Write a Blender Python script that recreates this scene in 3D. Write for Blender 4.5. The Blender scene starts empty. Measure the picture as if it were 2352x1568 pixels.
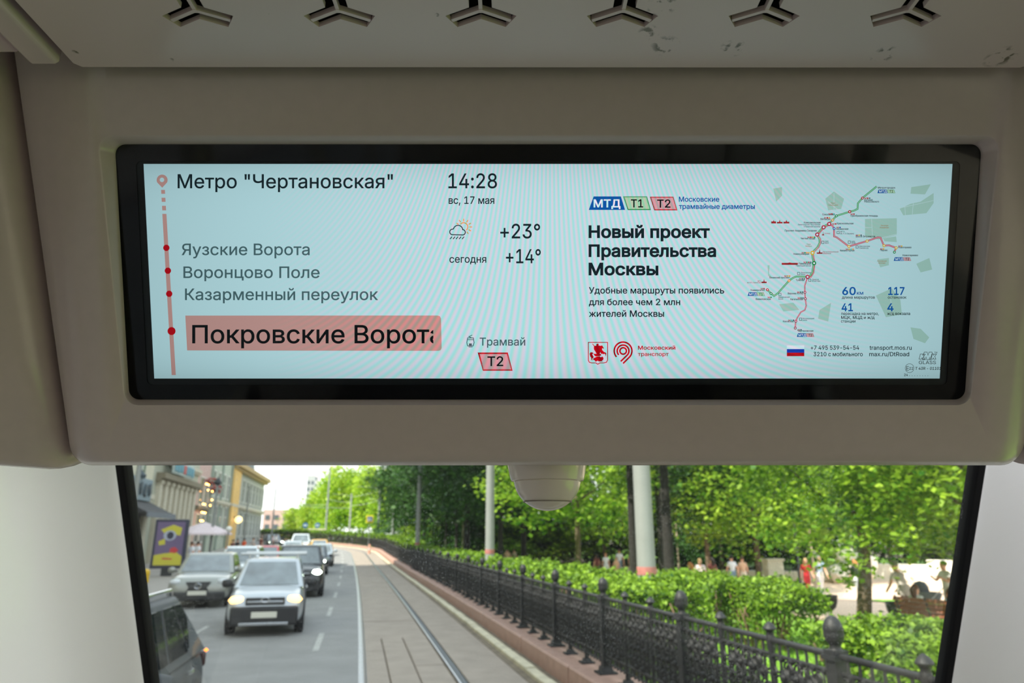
import bpy, bmesh, math, random
import numpy as np
from mathutils import Vector, Matrix
from mathutils.geometry import delaunay_2d_cdt

random.seed(7); RNG = np.random.default_rng(11)
scene = bpy.context.scene
COL = scene.collection

# ------------------------------------------------------------------ camera, sky, sun, exposure
F_PX = 1568.0; PITCH = math.radians(15.98); EYE = 2.12
cam_data = bpy.data.cameras.new('camera'); cam = bpy.data.objects.new('camera', cam_data); COL.objects.link(cam)
cam.location = (0, 0, EYE); cam.rotation_euler = (math.pi / 2 + PITCH, 0, 0)
cam_data.sensor_width = 36.0; cam_data.lens = 24.0; cam_data.clip_start = 0.05; cam_data.clip_end = 900
cam_data.dof.use_dof = True; cam_data.dof.focus_distance = 0.82; cam_data.dof.aperture_fstop = 24.0 / 3.6
scene.camera = cam

world = bpy.data.worlds.new('sky'); scene.world = world; world.use_nodes = True
wn = world.node_tree.nodes; wl = world.node_tree.links; wn.clear()
wo = wn.new('ShaderNodeOutputWorld'); wb = wn.new('ShaderNodeBackground'); wr = wn.new('ShaderNodeValToRGB')
wt = wn.new('ShaderNodeTexCoord'); ws = wn.new('ShaderNodeSeparateXYZ')
wl.new(wt.outputs['Generated'], ws.inputs[0]); wl.new(ws.outputs['Z'], wr.inputs[0])
wl.new(wr.outputs[0], wb.inputs[0]); wl.new(wb.outputs[0], wo.inputs[0])
wr.color_ramp.elements[0].position = 0.0; wr.color_ramp.elements[0].color = (1.0, 1.0, 0.99, 1)
wr.color_ramp.elements[1].position = 0.8; wr.color_ramp.elements[1].color = (0.78, 0.90, 1.0, 1)
wb.inputs[1].default_value = 1.95

sun_data = bpy.data.lights.new('sun', 'SUN'); sun = bpy.data.objects.new('sun', sun_data); COL.objects.link(sun)
sun_data.energy = 9.0; sun_data.angle = math.radians(0.6); sun_data.color = (1.0, 0.93, 0.80)
SUN_AZ, SUN_EL = math.radians(-121), math.radians(48)          # azimuth clockwise from +Y
to_sun = Vector((math.sin(SUN_AZ) * math.cos(SUN_EL), math.cos(SUN_AZ) * math.cos(SUN_EL), math.sin(SUN_EL)))
sun.rotation_euler = to_sun.to_track_quat('Z', 'Y').to_euler()
sun.location = (-30, 0, 60)

vs = scene.view_settings
scene.display_settings.display_device = 'sRGB'
vs.view_transform = 'Standard'; vs.look = 'None'; vs.gamma = 1.0; vs.exposure = 0.0; vs.use_curve_mapping = False
try:
    scene.cycles.use_denoising = True
    scene.cycles.max_bounces = 10; scene.cycles.diffuse_bounces = 6; scene.cycles.glossy_bounces = 4
    scene.cycles.transparent_max_bounces = 24; scene.cycles.sample_clamp_indirect = 6.0
    scene.cycles.caustics_reflective = False; scene.cycles.caustics_refractive = False
except Exception:
    pass
LED_POWER = 0.5          # strength of the two ceiling light strips of the saloon

# ------------------------------------------------------------------ small helpers
def lin(c):
    return tuple(((x / 255) / 12.92 if x / 255 <= 0.04045 else ((x / 255 + 0.055) / 1.055) ** 2.4) for x in c)

MATS = {}
def mat(name, rgb=(128, 128, 128), rough=0.6, metal=0.0, noise=0.0, nscale=20.0, bump=0.0, coat=0.0, spec=0.5, linear=False):
    if name in MATS: return MATS[name]
    m = bpy.data.materials.new(name); m.use_nodes = True
    nt = m.node_tree; b = nt.nodes['Principled BSDF']
    c = rgb if linear else lin(rgb)
    b.inputs['Base Color'].default_value = (*c, 1); b.inputs['Roughness'].default_value = rough
    b.inputs['Metallic'].default_value = metal; b.inputs['Specular IOR Level'].default_value = spec
    if coat: b.inputs['Coat Weight'].default_value = coat; b.inputs['Coat Roughness'].default_value = 0.05
    if noise or bump:
        tc = nt.nodes.new('ShaderNodeTexCoord'); n = nt.nodes.new('ShaderNodeTexNoise')
        n.inputs['Scale'].default_value = nscale; n.inputs['Detail'].default_value = 4
        nt.links.new(tc.outputs['Object'], n.inputs['Vector'])
        if noise:
            r = nt.nodes.new('ShaderNodeValToRGB')
            r.color_ramp.elements[0].position = 0.3; r.color_ramp.elements[1].position = 0.7
            r.color_ramp.elements[0].color = (*[x * (1 - noise) for x in c], 1)
            r.color_ramp.elements[1].color = (*[min(1, x * (1 + noise)) for x in c], 1)
            nt.links.new(n.outputs[0], r.inputs[0]); nt.links.new(r.outputs[0], b.inputs['Base Color'])
        if bump:
            bp = nt.nodes.new('ShaderNodeBump'); bp.inputs['Strength'].default_value = bump; bp.inputs['Distance'].default_value = 0.02
            nt.links.new(n.outputs[0], bp.inputs['Height']); nt.links.new(bp.outputs[0], b.inputs['Normal'])
    MATS[name] = m; return m

def emis(name, rgb, strength):
    if name in MATS: return MATS[name]
    m = bpy.data.materials.new(name); m.use_nodes = True
    b = m.node_tree.nodes['Principled BSDF']
    b.inputs['Base Color'].default_value = (*lin(rgb), 1)
    b.inputs['Emission Color'].default_value = (*lin(rgb), 1); b.inputs['Emission Strength'].default_value = strength
    MATS[name] = m; return m

def tag(o, label=None, cat=None, group=None, kind=None):
    if label: o['label'] = label
    if cat: o['category'] = cat
    if group: o['group'] = group
    if kind: o['kind'] = kind
    return o

def empty(name, loc=(0, 0, 0), rz=0.0, label=None, cat=None, group=None, kind=None):
    o = bpy.data.objects.new(name, None); COL.objects.link(o)
    o.location = loc; o.rotation_euler = (0, 0, rz); o.empty_display_size = 0.1
    return tag(o, label, cat, group, kind)

def link(name, me, parent=None, loc=None, rz=None, M=None):
    o = bpy.data.objects.new(name, me); COL.objects.link(o)
    if parent: o.parent = parent
    if loc is not None: o.location = loc
    if rz is not None: o.rotation_euler = (0, 0, rz)
    if M is not None: o.matrix_basis = M
    return o

def copy_tree(o, parent=None):
    c = o.copy(); COL.objects.link(c); c.parent = parent
    for ch in list(o.children): copy_tree(ch, c)
    return c

class MB:
    """collects geometry, then links it as ONE mesh object"""
    def __init__(s): s.v = []; s.f = []; s.m = []
    def add(s, vs, fs, mi=0):
        o = len(s.v); s.v += [tuple(p) for p in vs]
        s.f += [tuple(i + o for i in f) for f in fs]; s.m += [mi] * len(fs); return s
    def box(s, c, d, mi=0, rz=0.0, M=None, taper=1.0):
        x, y, z = d[0] / 2, d[1] / 2, d[2] / 2; P = []
        for k in (-1, 1):
            t = taper if k > 0 else 1.0
            for a, b in ((-1, -1), (1, -1), (1, 1), (-1, 1)): P.append(Vector((a * x * t, b * y * t, k * z)))
        R = M if M is not None else Matrix.Rotation(rz, 3, 'Z')
        P = [R @ p + Vector(c) for p in P]
        return s.add(P, [(3, 2, 1, 0), (4, 5, 6, 7), (0, 1, 5, 4), (1, 2, 6, 5), (2, 3, 7, 6), (3, 0, 4, 7)], mi)
    def tube(s, pts, rad, n=8, mi=0, cap=True):
        pts = [Vector(p) for p in pts]; rad = rad if hasattr(rad, '__len__') else [rad] * len(pts)
        V = []; Fs = []; prev = None
        for i, p in enumerate(pts):
            d = (pts[min(i + 1, len(pts) - 1)] - pts[max(i - 1, 0)]).normalized()
            a = prev if prev is not None else (Vector((1, 0, 0)) if abs(d.x) < 0.9 else Vector((0, 1, 0)))
            a = (a - d * a.dot(d)).normalized(); b = d.cross(a); prev = a
            for k in range(n):
                t = 2 * math.pi * k / n; V.append(p + (a * math.cos(t) + b * math.sin(t)) * rad[i])
        for i in range(len(pts) - 1):
            for k in range(n):
                q = (k + 1) % n; Fs.append((i * n + k, i * n + q, (i + 1) * n + q, (i + 1) * n + k))
        if cap:
            Fs.append(tuple(range(n - 1, -1, -1))); e = (len(pts) - 1) * n; Fs.append(tuple(range(e, e + n)))
        return s.add(V, Fs, mi)
    def lathe(s, prof, c=(0, 0, 0), n=16, mi=0, sx=1.0, sy=1.0):
        V = []; Fs = []; c = Vector(c)
        for r, z in prof:
            for k in range(n):
                t = 2 * math.pi * k / n; V.append(c + Vector((r * sx * math.cos(t), r * sy * math.sin(t), z)))
        for i in range(len(prof) - 1):
            for k in range(n):
                q = (k + 1) % n; Fs.append((i * n + k, i * n + q, (i + 1) * n + q, (i + 1) * n + k))
        Fs.append(tuple(range(n - 1, -1, -1))); e = (len(prof) - 1) * n; Fs.append(tuple(range(e, e + n)))
        return s.add(V, Fs, mi)
    def loops(s, L, closed=True, cap0=False, cap1=False, mi=0):
        n = len(L[0]); V = [p for l in L for p in l]; Fs = []
        for i in range(len(L) - 1):
            for k in range(n if closed else n - 1):
                q = (k + 1) % n; Fs.append((i * n + k, i * n + q, (i + 1) * n + q, (i + 1) * n + k))
        if cap0: Fs.append(tuple(range(n - 1, -1, -1)))
        if cap1: e = (len(L) - 1) * n; Fs.append(tuple(range(e, e + n)))
        return s.add(V, Fs, mi)
    def mesh(s, name, mats, smooth=False, angle=40):
        me = bpy.data.meshes.new(name); me.from_pydata(s.v, [], s.f)
        mats = mats if isinstance(mats, (list, tuple)) else [mats]
        for m in mats: me.materials.append(m)
        if len(mats) > 1: me.polygons.foreach_set('material_index', s.m)
        bm = bmesh.new(); bm.from_mesh(me); bmesh.ops.recalc_face_normals(bm, faces=bm.faces); bm.to_mesh(me); bm.free()
        if smooth:
            me.shade_smooth()
            if angle: me.set_sharp_from_angle(angle=math.radians(angle))
        me.update(); return me
    def build(s, name, mats, parent=None, smooth=False, bevel=0.0, segs=2, angle=40, **k):
        o = link(name, s.mesh(name, mats, smooth or bevel > 0, angle), parent, **k)
        if bevel:
            md = o.modifiers.new('edge', 'BEVEL'); md.width = bevel; md.segments = segs; md.limit_method = 'ANGLE'
            md.angle_limit = math.radians(35)
        return o

def quads_mesh(name, V, material, tint=None):
    """fast mesh of separate quads: V is (n,4,3)"""
    n = len(V); me = bpy.data.meshes.new(name)
    me.vertices.add(n * 4); me.vertices.foreach_set('co', np.ascontiguousarray(V, dtype=np.float32).ravel())
    me.loops.add(n * 4); me.loops.foreach_set('vertex_index', np.arange(n * 4, dtype=np.int32))
    me.polygons.add(n); me.polygons.foreach_set('loop_start', np.arange(0, n * 4, 4, dtype=np.int32))
    me.materials.append(material); me.update(calc_edges=True)
    if tint is not None:
        a = me.attributes.new('tint', 'FLOAT', 'FACE'); a.data.foreach_set('value', tint.astype(np.float32))
    return me

# ------------------------------------------------------------------ directions seen from the camera
CP, SPI = math.cos(PITCH), math.sin(PITCH)
def ray(px, py):
    x = (px - 1176) / F_PX; v = -(py - 784) / F_PX
    return Vector((x, CP - v * SPI, SPI + v * CP))
EYEV = Vector((0, 0, EYE))
TILT = math.radians(21.4)                                   # the screen leans towards the passenger
PN = Vector((0, -math.cos(TILT), -math.sin(TILT))); PU = Vector((0, -math.sin(TILT), math.cos(TILT)))
PO = EYEV + ray(1257.5, 622) * 0.8054                       # centre of the lit screen
def on_plane(px, py, off=0.0):
    O = PO + PN * off; r = ray(px, py); t = (O - EYEV).dot(PN) / r.dot(PN); p = EYEV + r * t - O
    return p.x, p.dot(PU)
PM = Matrix(((1, PU.x, PN.x, PO.x), (0, PU.y, PN.y, PO.y), (0, PU.z, PN.z, PO.z), (0, 0, 0, 1)))
def at_z(px, py, dz):
    r = ray(px, py); t = dz / r.z; return r.x * t, r.y * t
# ------------------------------------------------------------------ tram interior: materials
CREAM = mat('cream_plastic', (186, 172, 167), 0.22, noise=0.02, nscale=60, spec=0.45)
FLAPM = mat('grey_white_flap', (208, 190, 184), 0.22, spec=0.45)
WHITE = mat('white_lining', (232, 232, 228), 0.16, spec=0.5)
BLACKR = mat('black_rubber', (8, 8, 10), 0.6, spec=.2)
DARK = mat('dark_void', (22, 20, 18), 0.8)
def scuffs(m, spots):
    """grey scuff marks at fixed places of the flap (object coordinates)"""
    nt = m.node_tree; b = nt.nodes['Principled BSDF']; N = nt.nodes.new; L = nt.links.new
    tc = N('ShaderNodeTexCoord'); acc = None
    nz = N('ShaderNodeTexNoise'); nz.inputs['Scale'].default_value = 90; nz.inputs['Detail'].default_value = 5
    L(tc.outputs['Object'], nz.inputs['Vector'])
    for (x, y, r) in spots:
        d = N('ShaderNodeVectorMath'); d.operation = 'DISTANCE'; d.inputs[1].default_value = (x, y, EYE + 0.49)
        L(tc.outputs['Object'], d.inputs[0])
        w = N('ShaderNodeMapRange'); w.inputs[1].default_value = r; w.inputs[2].default_value = r * 0.55
        w.inputs[3].default_value = 0; w.inputs[4].default_value = 1; L(d.outputs['Value'], w.inputs[0])
        if acc is None: acc = w.outputs[0]
        else:
            a = N('ShaderNodeMath'); a.operation = 'MAXIMUM'; L(acc, a.inputs[0]); L(w.outputs[0], a.inputs[1]); acc = a.outputs[0]
    th = N('ShaderNodeMapRange'); th.inputs[1].default_value = 0.52; th.inputs[2].default_value = 0.60; L(nz.outputs[0], th.inputs[0])
    mu = N('ShaderNodeMath'); mu.operation = 'MULTIPLY'; L(acc, mu.inputs[0]); L(th.outputs[0], mu.inputs[1])
    mx = N('ShaderNodeMix'); mx.data_type = 'RGBA'; mx.inputs['A'].default_value = b.inputs['Base Color'].default_value
    mx.inputs['B'].default_value = (*lin((120, 112, 98)), 1); L(mu.outputs[0], mx.inputs['Factor']); L(mx.outputs['Result'], b.inputs['Base Color'])

def rquad(c, r, n, z):
    """rounded quad: corners TL, TR, BR, BL in the plane"""
    P = []; c = [Vector((p[0], p[1], 0)) for p in c]
    for i in range(4):
        p, a, b = c[i], c[i - 1], c[(i + 1) % 4]
        da = (a - p).normalized(); db = (b - p).normalized(); half = da.angle(db) / 2
        t = r / math.tan(half); cen = p + (da + db).normalized() * (r / math.sin(half))
        s = p + da * t - cen; e = p + db * t - cen; ang = s.angle(e) if r > 1e-6 else 0
        ax = s.cross(e)
        for k in range(n + 1):
            q = (Matrix.Rotation(ang * k / n, 3, ax.normalized()) @ s if ang else s) + cen
            P.append(Vector((q.x, q.y, z)))
    return P
def quadc(ut, ub, vt, vb): return [(-ut, vt), (ut, vt), (ub, vb), (-ub, vb)]

# ------------------------------------------------------------------ the housing round the screen
NC = 8
m = MB()
m.loops([rquad(quadc(.612, .5705, .300, -.2255), .02, NC, -.150), rquad(quadc(.6225, .5805, .310, -.2375), .026, NC, -.030),
         rquad(quadc(.6225, .5805, .310, -.2375), .026, NC, -.014), rquad(quadc(.6205, .5785, .308, -.2360), .026, NC, -.006),
         rquad(quadc(.6145, .5740, .304, -.2325), .026, NC, .001), rquad(quadc(.5920, .5650, .302, -.2290), .026, NC, .008),
         rquad(quadc(.5640, .5540, .300, -.2260), .026, NC, .0145), rquad(quadc(.5400, .5400, .299, -.2230), .026, NC, .0175),
         rquad(quadc(.5240, .5230, .298, -.2150), .024, NC, .0180), rquad(quadc(.5125, .4975, .1535, -.1570), .017, NC, .0180),
         rquad(quadc(.5105, .4965, .1515, -.1565), .016, NC, .0165), rquad(quadc(.5015, .5003, .1460, -.1535), .012, NC, .0062),
         rquad(quadc(.5005, .4997, .1453, -.1530), .012, NC, .0040), rquad(quadc(.5005, .4997, .1453, -.1530), .012, NC, -.020)])
housing = m.build('screen_housing', CREAM, smooth=True, M=PM)
housing.data.set_sharp_from_angle(angle=math.radians(60))
tag(housing, 'glossy beige overhead panel framing the long passenger screen above the window', 'panel')

# ------------------------------------------------------------------ the screen
def moire_group():
    g = bpy.data.node_groups.new('moire_falloff', 'ShaderNodeTree')
    g.interface.new_socket('Color', in_out='OUTPUT', socket_type='NodeSocketColor')
    N = g.nodes.new; L = g.links.new; out = N('NodeGroupOutput')
    def M_(op, a, b=None, c=None):
        n = N('ShaderNodeMath'); n.operation = op
        for i, x in enumerate((a, b, c)):
            if x is None: continue
            if isinstance(x, (int, float)): n.inputs[i].default_value = x
            else: L(x, n.inputs[i])
        return n.outputs[0]
    tc = N('ShaderNodeTexCoord'); sx = N('ShaderNodeSeparateXYZ'); L(tc.outputs['Object'], sx.inputs[0])
    k = 1946.8                                              # photograph pixels per metre on the screen
    a = M_('ABSOLUTE', M_('MULTIPLY', sx.outputs[0], k)); y = M_('SUBTRACT', 122, M_('MULTIPLY', sx.outputs[1], k))
    q = M_('SUBTRACT', a, M_('MULTIPLY', M_('POWER', a, 3.0), 1 / (6 * 760.0 ** 2)))
    ph = M_('MULTIPLY', M_('SUBTRACT', q, M_('MULTIPLY', M_('DIVIDE', a, 720.0), y)), 2 * math.pi / 10.4)  # camera moire bands painted into the emission colour
    mr = N('ShaderNodeMapRange'); mr.interpolation_type = 'SMOOTHSTEP'
    L(M_('ADD', a, M_('MULTIPLY', M_('LESS_THAN', sx.outputs[0], 0.0), 160)), mr.inputs[0])
    mr.inputs[1].default_value = 380; mr.inputs[2].default_value = 860; mr.inputs[3].default_value = 1; mr.inputs[4].default_value = 0
    env = mr.outputs[0]; s = M_('MULTIPLY', M_('COSINE', ph), env); s2 = M_('MULTIPLY', M_('COSINE', M_('ADD', ph, 1.3)), env)
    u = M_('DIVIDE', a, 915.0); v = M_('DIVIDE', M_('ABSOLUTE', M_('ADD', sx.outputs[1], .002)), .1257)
    br = M_('SUBTRACT', M_('SUBTRACT', 1.0, M_('MULTIPLY', M_('POWER', u, 2.2), .24)), M_('MULTIPLY', M_('POWER', v, 6.0), .17))  # edge dimming painted into the emission, imitating the screen's viewing-angle falloff
    cc = N('ShaderNodeCombineColor')
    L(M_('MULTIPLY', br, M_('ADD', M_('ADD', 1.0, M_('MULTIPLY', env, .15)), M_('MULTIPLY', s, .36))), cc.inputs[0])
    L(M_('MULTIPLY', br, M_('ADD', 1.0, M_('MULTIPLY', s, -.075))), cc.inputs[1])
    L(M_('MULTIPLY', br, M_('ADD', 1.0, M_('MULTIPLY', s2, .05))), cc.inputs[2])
    L(cc.outputs[0], out.inputs[0]); return g
MOIRE_FALLOFF = moire_group()
SCREEN_WHITE = (.470, .725, .775)
def lit(name, rgb, linear=False):
    """a lit colour of the display; rgb is the colour seen in the middle of the screen"""
    if name in MATS: return MATS[name]
    m = bpy.data.materials.new(name); m.use_nodes = True; nt = m.node_tree; nt.nodes.clear()
    o = nt.nodes.new('ShaderNodeOutputMaterial'); e = nt.nodes.new('ShaderNodeEmission'); g = nt.nodes.new('ShaderNodeGroup'); g.node_tree = MOIRE_FALLOFF
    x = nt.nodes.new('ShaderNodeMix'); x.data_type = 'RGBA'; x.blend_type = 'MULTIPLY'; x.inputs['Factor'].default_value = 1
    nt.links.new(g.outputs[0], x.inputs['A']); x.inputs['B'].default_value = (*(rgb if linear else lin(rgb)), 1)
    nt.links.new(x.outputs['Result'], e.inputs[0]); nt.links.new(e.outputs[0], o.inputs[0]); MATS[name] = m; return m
INK = lit('ink', (22, 38, 44)); GREYINK = lit('grey_ink', (70, 100, 105)); BLACKINK = lit('black_ink', (14, 20, 22))
BLUEINK = lit('blue_ink', (14, 88, 165)); REDINK = lit('red_ink', (178, 8, 24)); PINK = lit('pink_bar', (190, 148, 142))
GREENINK = lit('green_ink', (22, 138, 72)); WHITEINK = lit('white_ink', (215, 238, 246)); ROSE = lit('rose_fill', (196, 160, 166))
GREENFILL = lit('green_fill', (165, 208, 176)); PARK = lit('map_park', (158, 200, 190)); MAPROAD = lit('map_road', (186, 220, 224))
SUNINK = lit('sun_ink', (222, 150, 40)); BROWNINK = lit('brown_ink', (160, 118, 62)); MAROON = lit('maroon_ink', (150, 40, 44))
CRIMSON = lit('line_crimson', (176, 52, 82)); LINEPINK = lit('line_pink', (215, 160, 172)); LINEGREEN = lit('line_green', (150, 214, 176))
YELLOWINK = lit('yellow_ink', (214, 178, 50)); TEALINK = lit('teal_ink', (80, 190, 186)); FLAGBLUE = lit('flag_blue', (18, 62, 178))

display = bpy.data.objects.new('information_display', None); COL.objects.link(display); display.matrix_basis = PM
tag(display, 'long lit passenger screen with Cyrillic stop names and a route map, behind black-edged glass', 'screen')
def ring(outer, inner, z0, z1, ro, ri, n=6):
    mb = MB(); mb.loops([rquad(outer, ro, n, z0), rquad(outer, ro, n, z1), rquad(inner, ri, n, z1), rquad(inner, ri, n, z0), rquad(outer, ro, n, z0)]); return mb
GLOSSBLACK = mat('gloss_black', (3, 4, 6), 0.10, spec=.15); FRAMEGREY = mat('panel_frame', (22, 28, 34), 0.4, spec=.2)
ring(quadc(.512, .512, .154, -.160), quadc(.4775, .4775, .1262, -.1355), .0016, .0030, .012, .006).build('glass_border', GLOSSBLACK, display)
ring(quadc(.482, .482, .130, -.140), quadc(.4700, .4700, .1236, -.1280), .0004, .0014, .004, .0003).build('inner_frame', FRAMEGREY, display)
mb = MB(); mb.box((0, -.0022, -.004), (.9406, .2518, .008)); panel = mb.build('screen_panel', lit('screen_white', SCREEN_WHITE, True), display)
def glass_mat(name, tint=(0.97, 0.98, 0.98), refl=1.0, dirt=False):
    m = bpy.data.materials.new(name); m.use_nodes = True; nt = m.node_tree; nt.nodes.clear(); N = nt.nodes.new; L = nt.links.new
    o = N('ShaderNodeOutputMaterial'); t = N('ShaderNodeBsdfTransparent'); g = N('ShaderNodeBsdfGlossy'); mx = N('ShaderNodeMixShader'); f = N('ShaderNodeFresnel')
    t.inputs[0].default_value = (*tint, 1); g.inputs['Roughness'].default_value = 0.01; f.inputs['IOR'].default_value = 1.45
    q = N('ShaderNodeMath'); q.operation = 'MULTIPLY'; q.inputs[1].default_value = refl; L(f.outputs[0], q.inputs[0])
    L(q.outputs[0], mx.inputs[0]); L(t.outputs[0], mx.inputs[1]); L(g.outputs[0], mx.inputs[2]); last = mx.outputs[0]
    if dirt:
        tc = N('ShaderNodeTexCoord'); v = N('ShaderNodeTexVoronoi'); v.inputs['Scale'].default_value = 170; v.inputs['Randomness'].default_value = 1
        L(tc.outputs['Object'], v.inputs['Vector'])
        r = N('ShaderNodeMapRange'); r.inputs[1].default_value = .10; r.inputs[2].default_value = .26; r.inputs[3].default_value = .16; r.inputs[4].default_value = 0
        L(v.outputs['Distance'], r.inputs[0])
        n = N('ShaderNodeTexNoise'); n.inputs['Scale'].default_value = 5; n.inputs['Detail'].default_value = 6; L(tc.outputs['Object'], n.inputs['Vector'])
        r2 = N('ShaderNodeMapRange'); r2.inputs[1].default_value = .40; r2.inputs[2].default_value = .66; r2.inputs[3].default_value = .15; r2.inputs[4].default_value = 1
        L(n.outputs[0], r2.inputs[0])
        mu = N('ShaderNodeMath'); mu.operation = 'MULTIPLY'; L(r.outputs[0], mu.inputs[0]); L(r2.outputs[0], mu.inputs[1])
        ad = N('ShaderNodeMath'); ad.operation = 'ADD'; ad.inputs[1].default_value = .004; L(mu.outputs[0], ad.inputs[0])
        d = N('ShaderNodeBsdfTranslucent'); d.inputs[0].default_value = (.8, .8, .78, 1); m2 = N('ShaderNodeMixShader')
        L(ad.outputs[0], m2.inputs[0]); L(last, m2.inputs[1]); L(d.outputs[0], m2.inputs[2]); last = m2.outputs[0]
    L(last, o.inputs[0]); MATS[name] = m; return m
mb = MB(); mb.loops([rquad(quadc(.5090, .5080, .1500, -.1565), .012, NC, .0031), rquad(quadc(.5090, .5080, .1500, -.1565), .012, NC, .0046)], cap0=True, cap1=True)
cover = mb.build('cover_glass', glass_mat('screen_glass', refl=.16), display)

def flat(name, mats, z, polys, holes=None, parent=panel):
    """flat shapes on the screen from photograph coordinates"""
    V = []; Fs = []; MI = []
    for i, (pts, mi) in enumerate(polys):
        o = len(V); V += [(*on_plane(*p), z) for p in pts]; Fs.append(tuple(range(o, o + len(pts)))); MI.append(mi)
    me = bpy.data.meshes.new(name); me.from_pydata(V, [], Fs)
    mats = mats if isinstance(mats, list) else [mats]
    for q in mats: me.materials.append(q)
    me.polygons.foreach_set('material_index', MI); me.update()
    return link(name, me, parent)
def stroke(pts, w, closed=False):
    """quads along a polyline in photograph pixels"""
    out = []; P = [np.array(p, float) for p in pts]; n = len(P)
    nrm = []
    for i in range(n):
        a = P[(i - 1) % n] if (closed or i > 0) else P[i]; b = P[(i + 1) % n] if (closed or i < n - 1) else P[i]
        if closed or 0 < i < n - 1:
            d1 = (P[i] - a) / (np.linalg.norm(P[i] - a) + 1e-9); d2 = (b - P[i]) / (np.linalg.norm(b - P[i]) + 1e-9)
            t = d1 + d2; t /= np.linalg.norm(t) + 1e-9; k = 1 / max(.4, abs(t @ d1))
        else:
            t = (b - a) / (np.linalg.norm(b - a) + 1e-9); k = 1
        nrm.append(np.array([-t[1], t[0]]) * k * w / 2)
    for i in range(n if closed else n - 1):
        j = (i + 1) % n; out.append([P[i] + nrm[i], P[j] + nrm[j], P[j] - nrm[j], P[i] - nrm[i]])
    return out
def circ(cx, cy, r, n=20, a0=0., a1=2 * math.pi):
    return [(cx + r * math.cos(a0 + (a1 - a0) * k / n), cy + r * math.sin(a0 + (a1 - a0) * k / n)) for k in range(n + (0 if a1 - a0 >= 6.28 else 1))]

_glyph_cache = {}
FACE = None
try:                                                        # Blender's own bundled interface face, else the built-in one
    import os
    FACE = bpy.data.fonts.load(os.path.join(bpy.utils.system_resource('DATAFILES', path='fonts'), 'Inter.woff2'))
except Exception:
    FACE = None
def glyphs(s, bold=0.0):
    """filled outlines of a string (non-zero winding, so overlapping contours stay solid)"""
    if (s, bold) in _glyph_cache: return _glyph_cache[(s, bold)]
    c = bpy.data.curves.new('lettering', 'FONT'); c.body = s; c.size = 1.0; c.resolution_u = 3; c.fill_mode = 'NONE'
    if FACE: c.font = FACE
    o = bpy.data.objects.new('lettering', c); COL.objects.link(o); dg = bpy.context.evaluated_depsgraph_get(); dg.update()
    me = bpy.data.meshes.new_from_object(o.evaluated_get(dg)); bpy.data.objects.remove(o); bpy.data.curves.remove(c)
    P = np.array([(v.co.x, v.co.y) for v in me.vertices]); E = []; nb = {}
    for e in me.edges:
        i, j = e.vertices; nb.setdefault(i, []).append(j); nb.setdefault(j, []).append(i)
    bpy.data.meshes.remove(me); seen = set()
    for i in sorted(nb):                                    # walk every contour in its stored direction
        if i in seen: continue
        seen.add(i); cur = i; start = i
        while True:
            nx = [j for j in nb[cur] if j not in seen]
            if not nx: E.append((cur, start)); break
            j = min(nx, key=lambda q: (q != cur + 1, q)); E.append((cur, j)); seen.add(j); cur = j
    if not E: _glyph_cache[(s, bold)] = (np.zeros((0, 2)), []); return _glyph_cache[(s, bold)]
    if bold:                                                # thicken: move every contour outwards along its normals
        nxt = {i: j for i, j in E}; prv = {j: i for i, j in E}; k = bold * P[:, 1].max() / .728
        nn = np.array([nxt[i] for i in range(len(P))]); pp = np.array([prv[i] for i in range(len(P))])
        d1 = P - P[pp]; d2 = P[nn] - P; d1 /= np.linalg.norm(d1, axis=1, keepdims=True) + 1e-9; d2 /= np.linalg.norm(d2, axis=1, keepdims=True) + 1e-9
        t = d1 + d2; t /= np.linalg.norm(t, axis=1, keepdims=True) + 1e-9; cs = np.maximum(.55, np.abs((t * d1).sum(1)))
        sgn = 1 if sum(P[i][0] * P[j][1] - P[j][0] * P[i][1] for i, j in E) > 0 else -1
        P = P + np.stack([t[:, 1], -t[:, 0]], 1) * (sgn * k / cs)[:, None]
    vo, eo, fo, *_ = delaunay_2d_cdt([Vector((*p,)) for p in P], E, [], 0, 1e-6)
    T = np.array([(v.x, v.y) for v in vo]); C = np.array([[T[i] for i in f] for f in fo]).mean(axis=1)
    a = P[[e[0] for e in E]]; b = P[[e[1] for e in E]]; w = np.zeros(len(C), int)
    for k0 in range(0, len(C), 400):
        x = C[k0:k0 + 400, 0:1]; y = C[k0:k0 + 400, 1:2]; ay, by = a[:, 1][None], b[:, 1][None]
        left = (b[:, 0] - a[:, 0])[None] * (y - ay) - (x - a[:, 0][None]) * (by - ay)
        w[k0:k0 + 400] = ((ay <= y) & (by > y) & (left > 0)).sum(1) - ((ay > y) & (by <= y) & (left < 0)).sum(1)
    Fs = [tuple(f) for f, q in zip(fo, w) if q != 0]
    _glyph_cache[(s, bold)] = (T, Fs); return _glyph_cache[(s, bold)]
CAP = {}
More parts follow.
